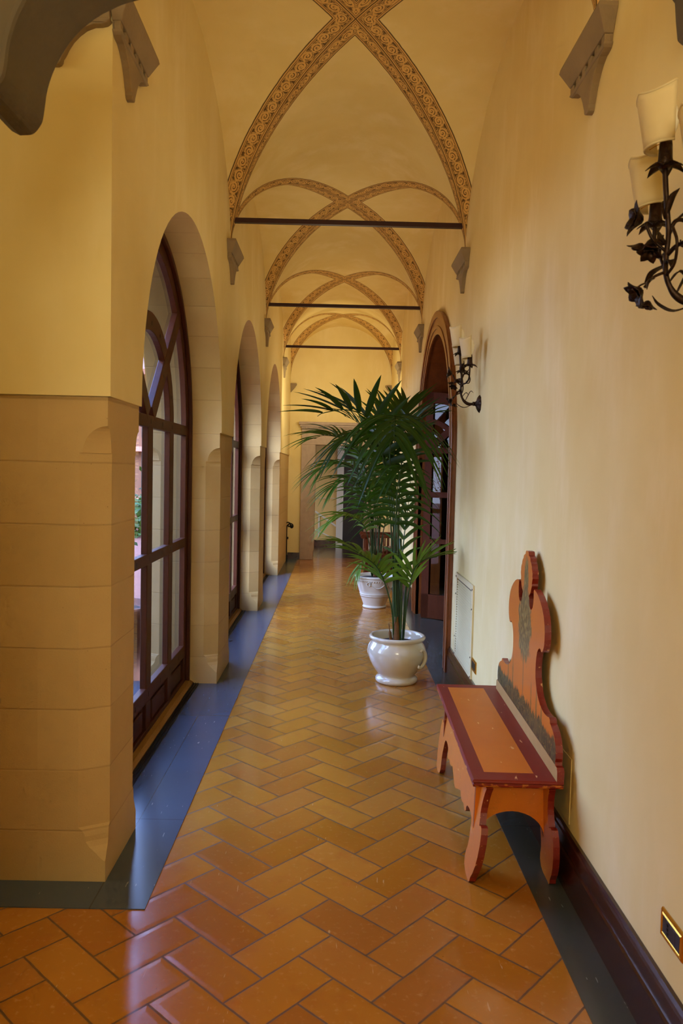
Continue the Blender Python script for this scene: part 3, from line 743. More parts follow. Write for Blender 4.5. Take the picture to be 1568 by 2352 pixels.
hb=[(0,1.249),(.02,1.249),(.03,1.244),(.034,1.232),(.05,1.228),(.066,1.222),(.072,1.208),(.088,1.2),(.098,1.19),(.1,1.178),(.111,1.17),(.118,1.158),(.116,1.146),(.122,1.136),(.116,1.124),(.112,1.112),(.114,1.102),(.104,1.09),(.098,1.078),(.09,1.066),(.075,1.058),(.062,1.05),(.07,1.036),(.074,1.02),(.085,1.003),(.105,.995),(.125,.998),(.142,1.01),(.152,1.03),(.156,1.06),(.152,1.085),(.16,1.094),(.2,1.089),(.24,1.077),(.28,1.058),(.315,1.036),(.345,1.007),(.362,.975),(.37,.945),(.371,.915),(.366,.888),(.352,.866),(.338,.855),(.32,.853),(.308,.862),(.292,.862),(.272,.852),(.255,.837),(.243,.81),(.237,.78),(.236,.75),(.241,.72),(.255,.694),(.275,.668),(.305,.645),(.34,.629),(.38,.62),(.42,.617),(.46,.62),(.488,.626),(.502,.62),(.505,.607),(.525,.602),(.555,.59),(.58,.573),(.598,.55),(.606,.525),(.606,.5),(.600,.485),(.606,.474),(.625,.473),(.637,.462),(.638,.42)]
out=[(-y,z) for y,z in hb[1:]][::-1]+[(y,z) for y,z in hb]
framed('backboard',out,lambda y,z:(.148,y-.03,z),lambda y,z:(.176,y-.03,z),BACKP,.011,bench)

# ---------------- palms
def frond(mb,P,t0,n,L,wmax,droop,spread=(68,22),up=.25,bias=0,rad=.008,tilt=0.0,seed=0,XCL=9):
    rnd=random.Random(seed); C=catmull(P,10); K=len(C)
    cum=[0]
    for a,b_ in zip(C,C[1:]): cum.append(cum[-1]+(b_-a).length)
    tot=cum[-1]
    mb.tube(C[::2]+([C[-1]] if (K-1)%2 else []),[rad*(1-.75*(i/ (len(C[::2])))) for i in range(len(C[::2])+(1 if (K-1)%2 else 0))],6,1)
    def at(t):
        d=t*tot
        for i in range(K-1):
            if cum[i+1]>=d: 
                u=(d-cum[i])/max(1e-9,cum[i+1]-cum[i]); return C[i].lerp(C[i+1],u),(C[i+1]-C[i]).normalized()
        return C[-1],(C[-1]-C[-2]).normalized()
    for k in range(n):
        q=(k+.5)/n; t=t0+(1-t0)*q; p,T=at(t)
        S=T.cross(Vector((0,0,1)))
        S=S.normalized() if S.length>.15 else Vector((1,0,0))
        Nn=S.cross(T).normalized()
        for sg in (1,-1):
            A=math.radians(spread[0]+(spread[1]-spread[0])*q+rnd.uniform(-5,5))
            Dv=(T*math.cos(A)+S*sg*math.sin(A)+Nn*(up+rnd.uniform(-.08,.08))+Vector((0,0,tilt))).normalized()
            ll=L*(.55+.45*math.sin(PI*min(1,.22+q*.72)))*rnd.uniform(.88,1.1)
            Wv=Dv.cross(Nn)
            Wv=(Wv if Wv.length>.1 else S).normalized()
            vs=[]; NS=7
            for i in range(NS+1):
                u=i/NS; c=p+Dv*ll*u+Vector((0,0,-1))*droop*ll*u*u
                wd=wmax*(math.sin(PI*min(1,(.06+.94*u)**.62))**.8 if u<1 else 0)+.0006
                fold=Nn*wd*.25
                vs+= [c+Wv*wd*.5+fold,c,c-Wv*wd*.5+fold]
            fs=[]
            for i in range(NS): fs+= [(3*i,3*i+1,3*i+4,3*i+3),(3*i+1,3*i+2,3*i+5,3*i+4)]
            vs=[Vector((XCL+(v.x-XCL)*.12 if v.x>XCL else v.x,v.y,v.z)) for v in vs]; mb.add(vs,fs,0,True)
def palm(name,loc,label,potfn,fronds,stems,soil_r,soil_z):
    r=empty(name,loc,0,label=label,cat='potted palm',group='potted palms along the corridor'); x0,y0,_=loc
    potfn(r)
    mb=MB(); prof=[(0.001,soil_z+.018),(soil_r*.4,soil_z+.012),(soil_r*.8,soil_z+.002),(soil_r,soil_z-.01)]
    mb.lathe(prof,32); mb.build('soil',SOIL,r)
    for i,(P,kw,mt) in enumerate(fronds):
        mb=MB(); frond(mb,[(a-x0,b_-y0,c) for a,b_,c in P],seed=i*13+3,XCL=.89-x0,**kw); mb.build('frond',[mt,STEM],r,fix=False)
    for pts,rd,mt in stems:
        mb=MB(); mb.tube(catmull(pts,5),rd,8); mb.build('stem',mt,r)
    return r
def pot_round(r):
    prof=[(.001,.0),(.150,.0),(.157,.006),(.162,.018),(.160,.032),(.150,.042),(.140,.05),(.143,.062),(.165,.09),(.190,.13),(.209,.17),(.219,.205),(.222,.235),(.217,.265),(.204,.292),(.192,.308),(.188,.316),(.192,.322),(.205,.328),(.214,.337),(.216,.348),(.211,.357),(.200,.360),(.190,.356),(.184,.345),(.182,.32),(.18,.28),(.001,.275)]
    mb=MB(); mb.lathe(prof,72); p=mb.build('pot',POTW,r)
    for a in (-.62,PI-.62):
        mb=MB(); pts=[]
        for u,v in ((-.035,.052),(-.02,.063),(.0,.06),(.02,.045),(.03,.02),(.03,-.01),(.018,-.035),(-.005,-.055),(-.03,-.066),(-.05,-.06),(-.045,-.045)):
            aa=a+u/.22; z=.21+v; rr=.2225-.0000+.012-abs(v)*.12; pts.append((rr*math.cos(aa),rr*math.sin(aa),z))
        mb.tube(catmull(pts,5),[.008+.007*math.sin(PI*i/50) for i in range(51)],8); mb.build('handle',POTW,p)
def pot_tall(r):
    prof=[(.001,0),(.132,0),(.140,.006),(.142,.016),(.136,.024),(.130,.028),(.134,.04),(.148,.08),(.165,.125),(.1705,.14),(.1735,.141),(.1735,.147),(.1715,.149),(.1755,.160),(.1785,.161),(.1785,.167),(.1765,.169),(.190,.21),(.203,.255),(.213,.30),(.218,.325),(.224,.33),(.226,.338),(.222,.344),(.225,.35),(.236,.358),(.238,.372),(.232,.38),(.222,.38),(.214,.37),(.21,.34),(.001,.335)]
    mb=MB(); mb.lathe(prof,64); p=mb.build('pot',POTM,r)
    for a in (-1.95,-.95,.1,2.2):
        mb=MB(); pts=[]
        for i in range(17):
            A=2*PI*i/16; aa=a+.02*math.cos(A)/.21; z=.295+.024*math.sin(A); rr=.2165+ (z-.30)*.2+.004; pts.append((rr*math.cos(aa),rr*math.sin(aa),z))
        mb.tube(pts,.006,6); mb.build('ring_ornament',POTM,p)
    mb=MB()
    for i in range(48):
        A=2*PI*i/48; mb.tube([(.219*math.cos(A),.219*math.sin(A),.318),(.221*math.cos(A+.03),.221*math.sin(A+.03),.326)],.006,5)
    for a0 in (-1.95,-.95,.1):           # swags
        pts=[]
        for i in range(13):
            u=i/12; aa=a0+.06+u*.88 if a0<0 else a0+.06+u*1.9; z=.30-.055*math.sin(PI*u); rr=.2125+(z-.295)*.22+.002; pts.append((rr*math.cos(aa),rr*math.sin(aa),z))
        mb.tube(pts,.005,5)
    mb.build('relief_garland',POTM,p)
F={'F1':[(0.481,5.76,0.3),(0.434,5.74,1.054),(0.368,5.7,1.612),(0.241,5.6,1.959),(0.077,5.45,2.032),(-0.091,5.35,2.002),(-0.224,5.3,1.914)],
'F2':[(0.494,5.76,0.3),(0.449,5.72,1.056),(0.395,5.65,1.677),(0.393,5.5,1.94),(0.389,5.3,1.985),(0.379,5.1,1.924),(0.371,4.95,1.808)],
'F3':[(0.504,5.76,0.3),(0.488,5.8,1.049),(0.494,5.85,1.615),(0.56,5.93,1.93),(0.66,5.95,2.03),(0.75,5.95,2.06)],
'F4':[(0.514,5.77,0.3),(0.474,5.8,1.216),(0.443,5.9,1.781),(0.487,6.1,2.013),(0.581,6.4,2.144)],
'F5':[(0.538,5.76,0.3),(0.561,5.74,0.625),(0.6,5.7,0.864),(0.68,5.65,0.954),(0.76,5.6,0.979)],
'F6':[(0.471,5.76,0.3),(0.436,5.7,0.596),(0.332,5.6,0.871),(0.197,5.5,0.993),(0.084,5.45,1.059)],
'F7':[(0.496,5.78,0.3),(0.509,5.82,0.711),(0.528,5.86,1.011),(0.557,5.95,1.242),(0.581,6.0,1.411)],
'G1':[(0.469,8.94,0.35),(0.405,8.9,1.258),(0.288,8.8,1.762),(0.081,8.7,1.953),(-0.141,8.6,1.993),(-0.251,8.55,1.949)],
'G2':[(0.459,8.94,0.35),(0.409,8.9,1.105),(0.267,8.8,1.561),(0.038,8.7,1.68),(-0.148,8.6,1.626)],
'G3':[(0.454,8.94,0.35),(0.407,8.9,0.747),(0.307,8.85,1.004),(0.102,8.75,1.082),(-0.037,8.7,1.007)],
'G4':[(0.479,8.94,0.35),(0.462,8.95,1.513),(0.39,8.95,1.97),(0.232,8.95,2.17),(0.077,8.95,2.242)],
'G5':[(0.49,8.94,0.35),(0.564,9.0,1.258),(0.66,9.0,1.6),(0.76,8.95,1.72),(0.82,8.9,1.65)],
'G6':[(0.49,8.94,0.35),(0.567,8.9,0.905),(0.64,8.85,1.165),(0.73,8.8,1.25),(0.78,8.75,1.2)],
'G7':[(0.454,8.94,0.35),(0.396,8.88,0.544),(0.327,8.8,0.552),(0.268,8.75,0.431)],
'G8':[(0.479,8.94,0.35),(0.502,9.0,1.257),(0.51,9.1,1.979),(0.559,9.2,2.349)]}
palm('potted_palm',(.495,5.765,0),'tall palm in a glossy round ivory glazed pot nearest the bench',pot_round,[
 (F['F1'][:-1]+[(-.14,5.34,1.975)],dict(t0=.6,n=11,L=.44,wmax=.05,droop=.12,spread=(74,10),up=.5),LEAF),
 (F['F2'],dict(t0=.68,n=14,L=.50,wmax=.036,droop=.85,spread=(80,35),up=.16),LEAF),
 (F['F3'],dict(t0=.70,n=14,L=.36,wmax=.03,droop=.25,spread=(70,30),up=.2),LEAF),
 (F['F4'],dict(t0=.66,n=12,L=.46,wmax=.036,droop=.1,spread=(60,20),up=.5),LEAF),
 (F['F5'],dict(t0=.52,n=10,L=.36,wmax=.036,droop=.15,spread=(55,15),up=.25),LEAFL),
 (F['F6'],dict(t0=.5,n=14,L=.42,wmax=.032,droop=.35,spread=(60,18),up=.2),LEAFL),
 (F['F7'],dict(t0=.45,n=8,L=.26,wmax=.03,droop=.3,spread=(50,20),up=.1),LEAFM),
 ([(.5,5.77,.3),(.47,5.8,1.0),(.42,5.85,1.55),(.30,5.9,1.83),(.16,5.9,1.88),(.04,5.85,1.82)],dict(t0=.6,n=15,L=.5,wmax=.036,droop=.6,spread=(75,25),up=.15),LEAF),
 ([(.49,5.75,.3),(.46,5.7,.9),(.45,5.62,1.35),(.46,5.5,1.6),(.47,5.35,1.62)],dict(t0=.6,n=12,L=.42,wmax=.036,droop=.8,spread=(75,30),up=.1),LEAF),
 ],[([(-.02,.0,.28),(-.035,0,.6),(-.04,-.01,1.0)],.011,STEM),([(.02,-.02,.28),(.02,-.03,.6),(.0,-.04,1.1)],.010,STEM),([(.045,.01,.28),(.05,.02,.55),(.07,.02,.9)],.009,STEM),([(-.005,-.015,.28),(-.01,-.02,.40),(-.012,-.02,.50)],[.026]*4+[.022]*4+[.015]*3,FIBRE),([(-.045,-.02,.28),(-.06,-.03,.38),(-.07,-.03,.45)],[.012]*6+[.004]*5,FIBRE)],.184,.30)
palm('potted_palm',(.486,8.94,0),'farther palm in a matt white tapered pot with ring ornaments',pot_tall,[
 (F['G1'],dict(t0=.55,n=20,L=.58,wmax=.04,droop=.3,spread=(72,20),up=.3),LEAFM),
 (F['G2'],dict(t0=.5,n=20,L=.62,wmax=.036,droop=.55,spread=(72,22),up=.2),LEAFM),
 (F['G3'],dict(t0=.5,n=16,L=.46,wmax=.034,droop=.45,spread=(65,20),up=.25),LEAFL),
 (F['G4'],dict(t0=.62,n=16,L=.52,wmax=.034,droop=.3,spread=(65,20),up=.3),LEAFM),
 (F['G5'],dict(t0=.62,n=12,L=.36,wmax=.03,droop=.4,spread=(65,20),up=.2),LEAF),
 (F['G6'],dict(t0=.55,n=11,L=.32,wmax=.03,droop=.3,spread=(65,20),up=.2),LEAFM),
 (F['G7'],dict(t0=.45,n=5,L=.24,wmax=.026,droop=.4,spread=(40,15),up=.1),LEAFL),
 (F['G8'],dict(t0=.6,n=14,L=.46,wmax=.034,droop=.2,spread=(50,20),up=.3),LEAF),
 ([(.46,8.94,.35),(.40,8.85,1.0),(.30,8.7,1.38),(.14,8.6,1.5),(-.02,8.5,1.42)],dict(t0=.5,n=16,L=.55,wmax=.034,droop=.5,spread=(70,22),up=.2),LEAFM),
 ([(.47,8.93,.35),(.45,8.85,.9),(.44,8.7,1.3),(.45,8.5,1.5),(.46,8.35,1.48)],dict(t0=.5,n=13,L=.46,wmax=.034,droop=.6,spread=(70,25),up=.2),LEAFM),
 ],[([(-.03,.0,.34),(-.04,0,.7),(-.05,-.01,1.1)],.012,STEM),([(.02,-.02,.34),(.025,-.03,.7),(.04,-.02,1.2)],.011,STEM),([(0,-.02,.34),(0,-.02,.42),(-.01,-.02,.5)],[.028]*4+[.022]*4+[.014]*3,FIBRE),([(.05,.02,.34),(.06,.02,.6),(.08,.02,.85)],.010,STEM)],.212,.35)

# ---------------- wall lamps
def petals(mb,c,n,L,w_,rise,curl,axis=None,ph=0):
    c=Vector(c); ax=Vector(axis).normalized() if axis else Vector((0,0,1)); u=ax.orthogonal().normalized(); v=ax.cross(u)
    for k in range(n):
        A=2*PI*k/n+ph; d=u*math.cos(A)+v*math.sin(A); s=ax.cross(d); vs=[]
        for i in range(6):
            t=i/5; p=c+d*L*t+ax*(rise*math.sin(PI*.5*t)+curl*t*t); wd=w_*math.sin(PI*(.18+.82*t)) if t<1 else .0005
            vs+= [p+s*wd*.5+ax*.2*wd,p,p-s*wd*.5+ax*.2*wd]
        mb.add(vs,[q for i in range(5) for q in ((3*i,3*i+1,3*i+4,3*i+3),(3*i+1,3*i+2,3*i+5,3*i+4))],0,True)
def leafblade(mb,pts,w_,side):
    C=catmull(pts,4); K=len(C); s=Vector(side).normalized(); vs=[]
    for i,p in enumerate(C):
        t=i/(K-1); wd=w_*math.sin(PI*(.12+.88*t)) if i<K-1 else .0005
        T=(C[min(i+1,K-1)]-C[max(0,i-1)]).normalized(); nn=T.cross(s)
        vs+= [p+s*wd*.5+nn*wd*.15,p,p-s*wd*.5+nn*wd*.15]
    mb.add(vs,[q for i in range(K-1) for q in ((3*i,3*i+1,3*i+4,3*i+3),(3*i+1,3*i+2,3*i+5,3*i+4))],0,True)
def solid(o,th):
    m_=o.modifiers.new('thickness','SOLIDIFY'); m_.thickness=th; m_.offset=0; return o
def sconce():
    r=empty('wall_lamp',(0,0,0),cat='wall lamp',group='three-shade wall lamps on the right wall')
    mb=MB(); vs=[]
    prof=[(.001,-.034),(.012,-.034),(.016,-.028),(.02,-.024),(.038,-.018),(.05,-.010),(.056,-.003),(.057,0)]
    n=40; V=[]
    for rr,u in prof:
        for j in range(n):
            A=2*PI*j/n; k=1+(.05*math.cos(8*A) if rr>.03 else 0); V.append((u,rr*k*math.cos(A),rr*k*math.sin(A)))
    mb.add(V,[(i*n+j,i*n+(j+1)%n,(i+1)*n+(j+1)%n,(i+1)*n+j) for i in range(len(prof)-1) for j in range(n)],0,True)
    mb.tube([(-.03,0,0),(-.048,0,0)],.014,10); mb.build('wall_plate',IRON,r)
    mb=MB()
    U=lambda L:[(-u,v,z) for u,v,z in L]
    C=catmull(U([(.04,0,0),(.075,0,-.002),(.108,0,.02),(.128,0,.065),(.128,0,.12),(.126,0,.17),(.135,0,.25),(.142,0,.325)]),6)
    mb.tube(C,[.007+.004*math.sin(PI*min(1,i/14)) for i in range(len(C))],8)
    for s in (1,-1):
        mb.tube(catmull(U([(.127,0,.11),(.118,s*.03,.125),(.108,s*.08,.128),(.10,s*.13,.15),(.10,s*.15,.19),(.10,s*.15,.235)]),5),.0055,8)
        mb.tube(catmull(U([(.128,s*.004,.06),(.12,s*.03,.085),(.125,s*.05,.13),(.128,s*.03,.17)]),4),.004,6)
    mb.tube(catmull(U([(.126,0,.16),(.110,0,.195),(.085,0,.195),(.07,0,.165),(.076,0,.138),(.092,0,.135),(.095,0,.15)]),5),[.006-.004*i/30 for i in range(31)],8)
    mb.tube(catmull(U([(.13,0,.12),(.165,.0,.15),(.185,.0,.19)]),5),.004,6); mb.tube(catmull(U([(.128,0,.07),(.16,-.0,.055),(.18,0,.03)]),5),.004,6)
    mb.build('arm',IRON,r)
    mb=MB()
    leafblade(mb,U([(.1,0,.012),(.08,0,.05),(.062,0,.082),(.045,0,.072)]),.022,(0,1,0)); leafblade(mb,U([(.05,0,-.005),(.1,0,-.024),(.14,0,-.01),(.16,0,.01)]),.02,(0,1,0))
    leafblade(mb,U([(.12,0,.04),(.095,0,.07),(.08,.0,.06)]),.02,(0,1,0)); leafblade(mb,U([(.115,0,.19),(.085,0,.215),(.066,0,.24)]),.03,(0,1,0))
    for s in (1,-1):
        leafblade(mb,U([(.135,0,.2),(.13,s*.02,.245),(.12,s*.04,.262)]),.018,(1,0,0)); leafblade(mb,U([(.127,0,.09),(.14,s*.05,.085),(.15,s*.08,.06)]),.02,(1,0,0))
        leafblade(mb,U([(.10,s*.14,.17),(.12,s*.17,.18),(.13,s*.185,.165)]),.016,(0,0,1)); leafblade(mb,U([(.13,0,.14),(.16,s*.03,.15),(.175,s*.05,.13)]),.02,(0,0,1))
        leafblade(mb,U([(.16,s*.01,.05),(.185,s*.03,.04),(.19,s*.04,.015)]),.022,(0,1,0))
    solid(mb.build('leaves',IRON,r,fix=False),.0016)
    for c,ax,L in (((-.19,0,.195),(-1,0,.15),.036),((-.182,.02,.145),(-.5,.4,-1),.026),((-.178,-.025,.12),(-.4,-.5,-1),.026),((-.185,0,.025),(-.7,0,-.5),.032),((-.165,.01,-.0),(-.2,.1,-1),.022)):
        mb=MB(); L*=1.2; petals(mb,c,6,L,L*.8,L*.5,L*.2,ax); petals(mb,Vector(c)+Vector(ax).normalized()*.004,5,L*.6,L*.5,L*.6,0,ax,.4)
        solid(mb.build('flower',IRON,r,fix=False),.0014)
    for u,v,z in ((.142,0,.335),(.10,.15,.24),(.10,-.15,.24)):
        mb=MB(); petals(mb,(-u,v,z-.012),6,.05,.034,.012,-.02,None,.3)
        solid(mb.build('drip_leaves',IRON,r,fix=False),.0016)
        mb=MB(); mb.lathe([(.001,-.014),(.014,-.012),(.02,0),(.017,.012),(.0155,.045),(.014,.06),(.001,.06)],16,-u,v,z); mb.build('candle_cup',IRON,r)
        mb=MB(); mb.lathe([(.001,.058),(.010,.06),(.018,.075),(.024,.098),(.0235,.12),(.017,.142),(.007,.157),(.001,.16)],18,-u+.004,v,z); bl=mb.build('bulb',BULB,r)
        # half-round shield shade
        mb=MB(); n=20; V=[]; m_=8
        for i in range(m_+1):
            t=i/m_
            for j in range(n+1):
                A=PI/2+PI*.5/90*0+ (j/n)*PI ; A=PI*.5+ (j/n)*PI
                edge=abs(j/n-.5)*2
                top=.168-.016*math.sin(PI*edge)*(1 if edge<.99 else 0)+.006*edge; bot=.036+.004*edge
                zz=bot+(top-bot)*t; rr=.05+.016*t
                V.append((-u+rr*math.cos(A)*1.0-.006*t,v+rr*math.sin(A),z+zz))
        mb.add(V,[(i*(n+1)+j,i*(n+1)+j+1,(i+1)*(n+1)+j+1,(i+1)*(n+1)+j) for i in range(m_) for j in range(n)],0,True)
        sh=mb.build('lamp_shade',SHADE,r,fix=False); solid(sh,.0025)
        for row,nm in ((0,'b'),(m_,'t')):
            e=MB(); e.tube([V[row*(n+1)+j] for j in range(n+1)],.003,6); e.build('shade_piping',SHADE,sh)
        e=MB(); e.tube([(-u,v,z+.055),(-u-.02,v+.02,z+.05),(-u-.03,v+.028,z+.044)],.0012,5); e.tube([(-u,v,z+.055),(-u-.02,v-.02,z+.05),(-u-.03,v-.028,z+.044)],.0012,5); e.build('shade_clip',BRASS,sh)
    return r
s0=sconce(); s0.location=(XR,5.1,2.065); s0['label']='wrought iron three-shade wall lamp beside the arched doorway'
dup(s0,(XR,1.94,2.048),label='large wrought iron three-shade wall lamp cut by the photo edge above the bench side')
dup(s0,(XR,9.35,2.065),label='distant three-shade wall lamp behind the palms past the doorway')

# ---------------- vent, sockets, access panel
v=empty('wall_vent',(XR,5.425,.523),label='tall cream louvred wall vent grille low beside the arched doorway',cat='vent')
hw,hh=.36,.327
mb=MB()
for y0,y1,z0,z1 in ((-hw,-hw+.05,-hh,hh),(hw-.05,hw,-hh,hh),(-hw+.05,hw-.05,-hh,-hh+.04),(-hw+.05,hw-.05,hh-.04,hh)): mb.box(-.012,0.0,y0,y1,z0,z1)
mb.build('frame',CREAM,v,.002)
mb=MB(); nl=30
for i in range(nl):
    z=-hh+.045+i*(2*hh-.09)/nl; h=(2*hh-.09)/nl
    mb.prism([(-.001,z),(-.0135,z+h*.02),(-.0135,z+h*.14),(-.001,z+h*.62)],lambda u,zz:(u,-hw+.05,zz),lambda u,zz:(u,hw-.055,zz))
mb.box(-.003,-.001,-hw+.04,hw-.04,-hh+.03,hh-.03,1)
mb.build('louvres',[CREAM,BLACKP],v)
for y in (-hw+.02,hw-.02):
    for z in (-hh+.03,-hh*.5,hh*.5,hh-.03):
        mb=MB(); mb.lathe([(.001,0),(.006,0),(.007,-.002)],10); o=mb.build('screw',IRON,v,loc=(-.0135,y,z)); o.rotation_euler=(0,PI/2,0)
def socket(y,z,w_,h,label,blk):
    s=empty('wall_socket',(XR,y,z),label=label,cat='socket',group='brass wall sockets')
    mb=MB(); o_=[(-w_/2,-h/2),(w_/2,-h/2),(w_/2,h/2),(-w_/2,h/2)]
    def rg(e,u): return [(-u,-w_/2+e,-h/2+e),(-u,w_/2-e,-h/2+e),(-u,w_/2-e,h/2-e),(-u,-w_/2+e,h/2-e)]
    mb.loft([rg(0,0),rg(0,.004),rg(.003,.008),rg(.007,.008),rg(.008,.006),rg(.013,.009),rg(.016,.007)],0,False,False,False); mb.build('brass_plate',BRASS,s)
    mb=MB(); mb.box(-.0085,0,-w_/2+.016,w_/2-.016,-h/2+.016,h/2-.016); mb.box(-.0095,-.008,-w_*.2,w_*.02,-h/2+.02,h/2-.02)
    mb.build('insert',BLACKP,s,.001)
    mb=MB()
    for k in range(3): mb.box(-.0105,-.0094,w_*.12,w_*.17,(k-1)*.012-.003,(k-1)*.012+.003)
    mb.build('contact_slots',IRONBLACK,s)
socket(2.0,.362,.135,.078,'brass framed black wall socket at the near lower wall edge',1)
socket(4.985,.328,.15,.08,'small brass wall socket beside the cream vent grille',1)
mb=MB(); mb.box(-.003,0,-.19,.19,-.13,.13); tag(mb.build('access_panel',PLASTER,loc=(XR,3.1,.365),bevel=.002),'flat painted access panel low on the wall behind the bench','panel')

# ---------------- iron rail by the end wall
r=empty('iron_handrail',(-.80,13.35,0),label='black wrought iron rail post with scrolled top by the end wall',cat='handrail')
for dx,h in ((-.09,.64),(-.045,.62)):
    mb=MB(); pts=[(dx,0,.0),(dx,0,h*.5),(dx,0,h-.04),(dx+.02,0,h+.01),(dx+.06,0,h+.035),(dx+.1,0,h+.015),(dx+.105,0,h-.025),(dx+.08,0,h-.04),(dx+.065,0,h-.02)]
    mb.tube(catmull(pts,6),.011,8); mb.build('bar',IRONBLACK,r)
mb=MB(); mb.box(-.125,-.015,-.018,.018,.38,.42); mb.build('collar',IRONBLACK,r,.004)
mb=MB(); mb.box(-.11,-.025,-.02,.02,0,.1); mb.build('foot',IRONBLACK,r,.004)
mb=MB(); mb.lathe([(.001,-.03),(.02,-.022),(.028,0),(.02,.022),(.001,.03)],14,.035,0,.60); mb.build('scroll_boss',IRONBLACK,r)

# ---------------- wooden armchair beyond the second palm
ch=empty('wooden_armchair',(.68,11.05,0),label='dark wooden spindle armchair against the right wall behind the palms',cat='armchair')
W_=WOODRED
def part(name,fn,mt=W_,bv=.004,par=ch):
    mb=MB(); fn(mb); return mb.build(name,mt,par,bv)
for y in (-.26,.26):
    part('front_leg',lambda m_:m_.box(-.245,-.2,y-.022,y+.022,0,.66)); part('rear_leg',lambda m_:(m_.loft([[(.16,y-.022,0),(.205,y-.022,0),(.205,y+.022,0),(.16,y+.022,0)],[(.16,y-.022,.4),(.205,y-.022,.4),(.205,y+.022,.4),(.16,y+.022,.4)],[(.19,y-.022,.93),(.225,y-.022,.93),(.225,y+.022,.93),(.19,y+.022,.93)]],0,False,True,True)))
    part('armrest',lambda m_:(m_.box(-.28,.2,y-.035,y+.035,.66,.70),m_.tube([(-.28,y-.036,.675),(-.28,y+.036,.675)],.032,14)))
    for k in range(6):
        x=-.15+k*.055; part('spindle',lambda m_:m_.tube([(x,y,.2),(x,y,.3),(x,y,.45),(x,y,.66)],[.009,.013,.011,.009],8))
    part('side_rail',lambda m_:m_.box(-.22,.18,y-.016,y+.016,.17,.21)); part('seat_rail',lambda m_:m_.box(-.22,.18,y-.02,y+.02,.37,.43))
part('seat',lambda m_:m_.box(-.24,.18,-.25,.25,.43,.46)); part('top_rail',lambda m_:m_.box(.185,.225,-.28,.28,.86,.96)); part('cushion',lambda m_:m_.box(-.2,.16,-.22,.22,.46,.5),simple('floral_cushion',(140,110,70),.9,0,.5,18),.015)
for k in range(7):
    y=-.21+k*.07; part('back_slat',lambda m_:m_.box(.18,.2,y-.015,y+.015,.46,.87))

# ---------------- courtyard outside
w=MB(); w.quad((-30,-20,-.18),(XO-.02,-20,-.18),(XO-.02,40,-.18),(-30,40,-.18)); g=w.build('courtyard_ground',PAVE,fix=False); struct(g)
w=MB()
for k in range(3): w.box(XO-.35,-1.19,AC[k]-1.2,AC[k]+1.2,-.18,-.004)
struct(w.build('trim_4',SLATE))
bd=empty('courtyard_building',(-7,22,-.18),label='pink rendered building wing with terracotta eaves at the end of the courtyard',cat='building')
mb=MB(); mb.box(-6,5.4,0,4,0,4.35); mb.build('wall',PINK,bd)
mb=MB(); mb.box(-6.4,5.5,-.5,4,4.35,4.5); mb.prism([(-.5,4.5),(4,5.6),(4,5.5),(-.45,4.4)],lambda y,z:(-6.4,y,z),lambda y,z:(5.5,y,z)); mb.build('roof',TERRA,bd)
LEDGE=simple('pale_pink_ledge',(196,126,98),.8,0,.1,3); SHADOWW=simple('dark_window_recess',(40,40,30),.6)
for z in (.78,2.2):
    mb=MB(); mb.box(-6,5.4,-.3,0,z,z+.14); mb.build('ledge',LEDGE,bd)
for x in (-5,-3.4,-1.8,-.2,1.4,3.0,4.2):
    for z in (1.05,2.6):
        mb=MB(); mb.box(x,x+.8,-.03,.02,z,z+1.05); mb.build('window',SHADOWW,bd)
tp=empty('terracotta_planter',(-1.74,5.92,-.18),label='large terracotta planter outside the nearest arched window',cat='planter')
mb=MB(); mb.lathe([(.001,0),(.21,0),(.22,.02),(.25,.15),(.285,.35),(.305,.55),(.305,.60),(.335,.61),(.345,.64),(.34,.68),(.33,.70),(.30,.70),(.29,.66),(.001,.64)],48); mb.build('pot',TERRA,tp)
mb=MB(); mb.lathe([(.001,.665),(.15,.66),(.29,.655)],24); mb.build('soil',SOIL,tp)
sh=empty('climbing_shrub',(-1.74,5.92,.492),label='leggy green shrub growing in the planter outside the window',cat='shrub')
rnd=random.Random(5); mb=MB(); lf_=MB()
for i in range(34):
    a=rnd.uniform(0,2*PI); r0=rnd.uniform(.02,.2); h=rnd.uniform(.5,2.0); dx,dy=rnd.uniform(-.45,.1),rnd.uniform(-.35,.35)
    pts=[(r0*math.cos(a),r0*math.sin(a),0),(r0*math.cos(a)+dx*.4,r0*math.sin(a)+dy*.4,h*.4),(r0*math.cos(a)+dx*.8,r0*math.sin(a)+dy*.8,h*.75),(r0*math.cos(a)+dx,r0*math.sin(a)+dy,h)]
    pts=[(min(a_,.26),b_,c_) for a_,b_,c_ in pts]; C=catmull(pts,5); mb.tube(C,.004,5)
    for k in range(26):
        q=rnd.uniform(.35,1); p=C[int(q*(len(C)-1))]+Vector((rnd.gauss(0,.05),rnd.gauss(0,.05),rnd.gauss(0,.05))); p.x=min(p.x,.28); d=Vector((rnd.gauss(0,1),rnd.gauss(0,1),rnd.gauss(0,.6))).normalized(); s=d.orthogonal().normalized(); L=rnd.uniform(.03,.06)
        lf_.add([p,p+d*L*.5+s*L*.28,p+d*L,p+d*L*.5-s*L*.28],[(0,1,2,3)],0)
mb.build('stems',TWIG,sh,fix=False); lf_.build('foliage',GARDEN,sh,fix=False)
hd=empty('courtyard_hedge',(-4.6,19.5,-.18),label='leafy bushes at the far end of the courtyard',cat='hedge')
lf_=MB()
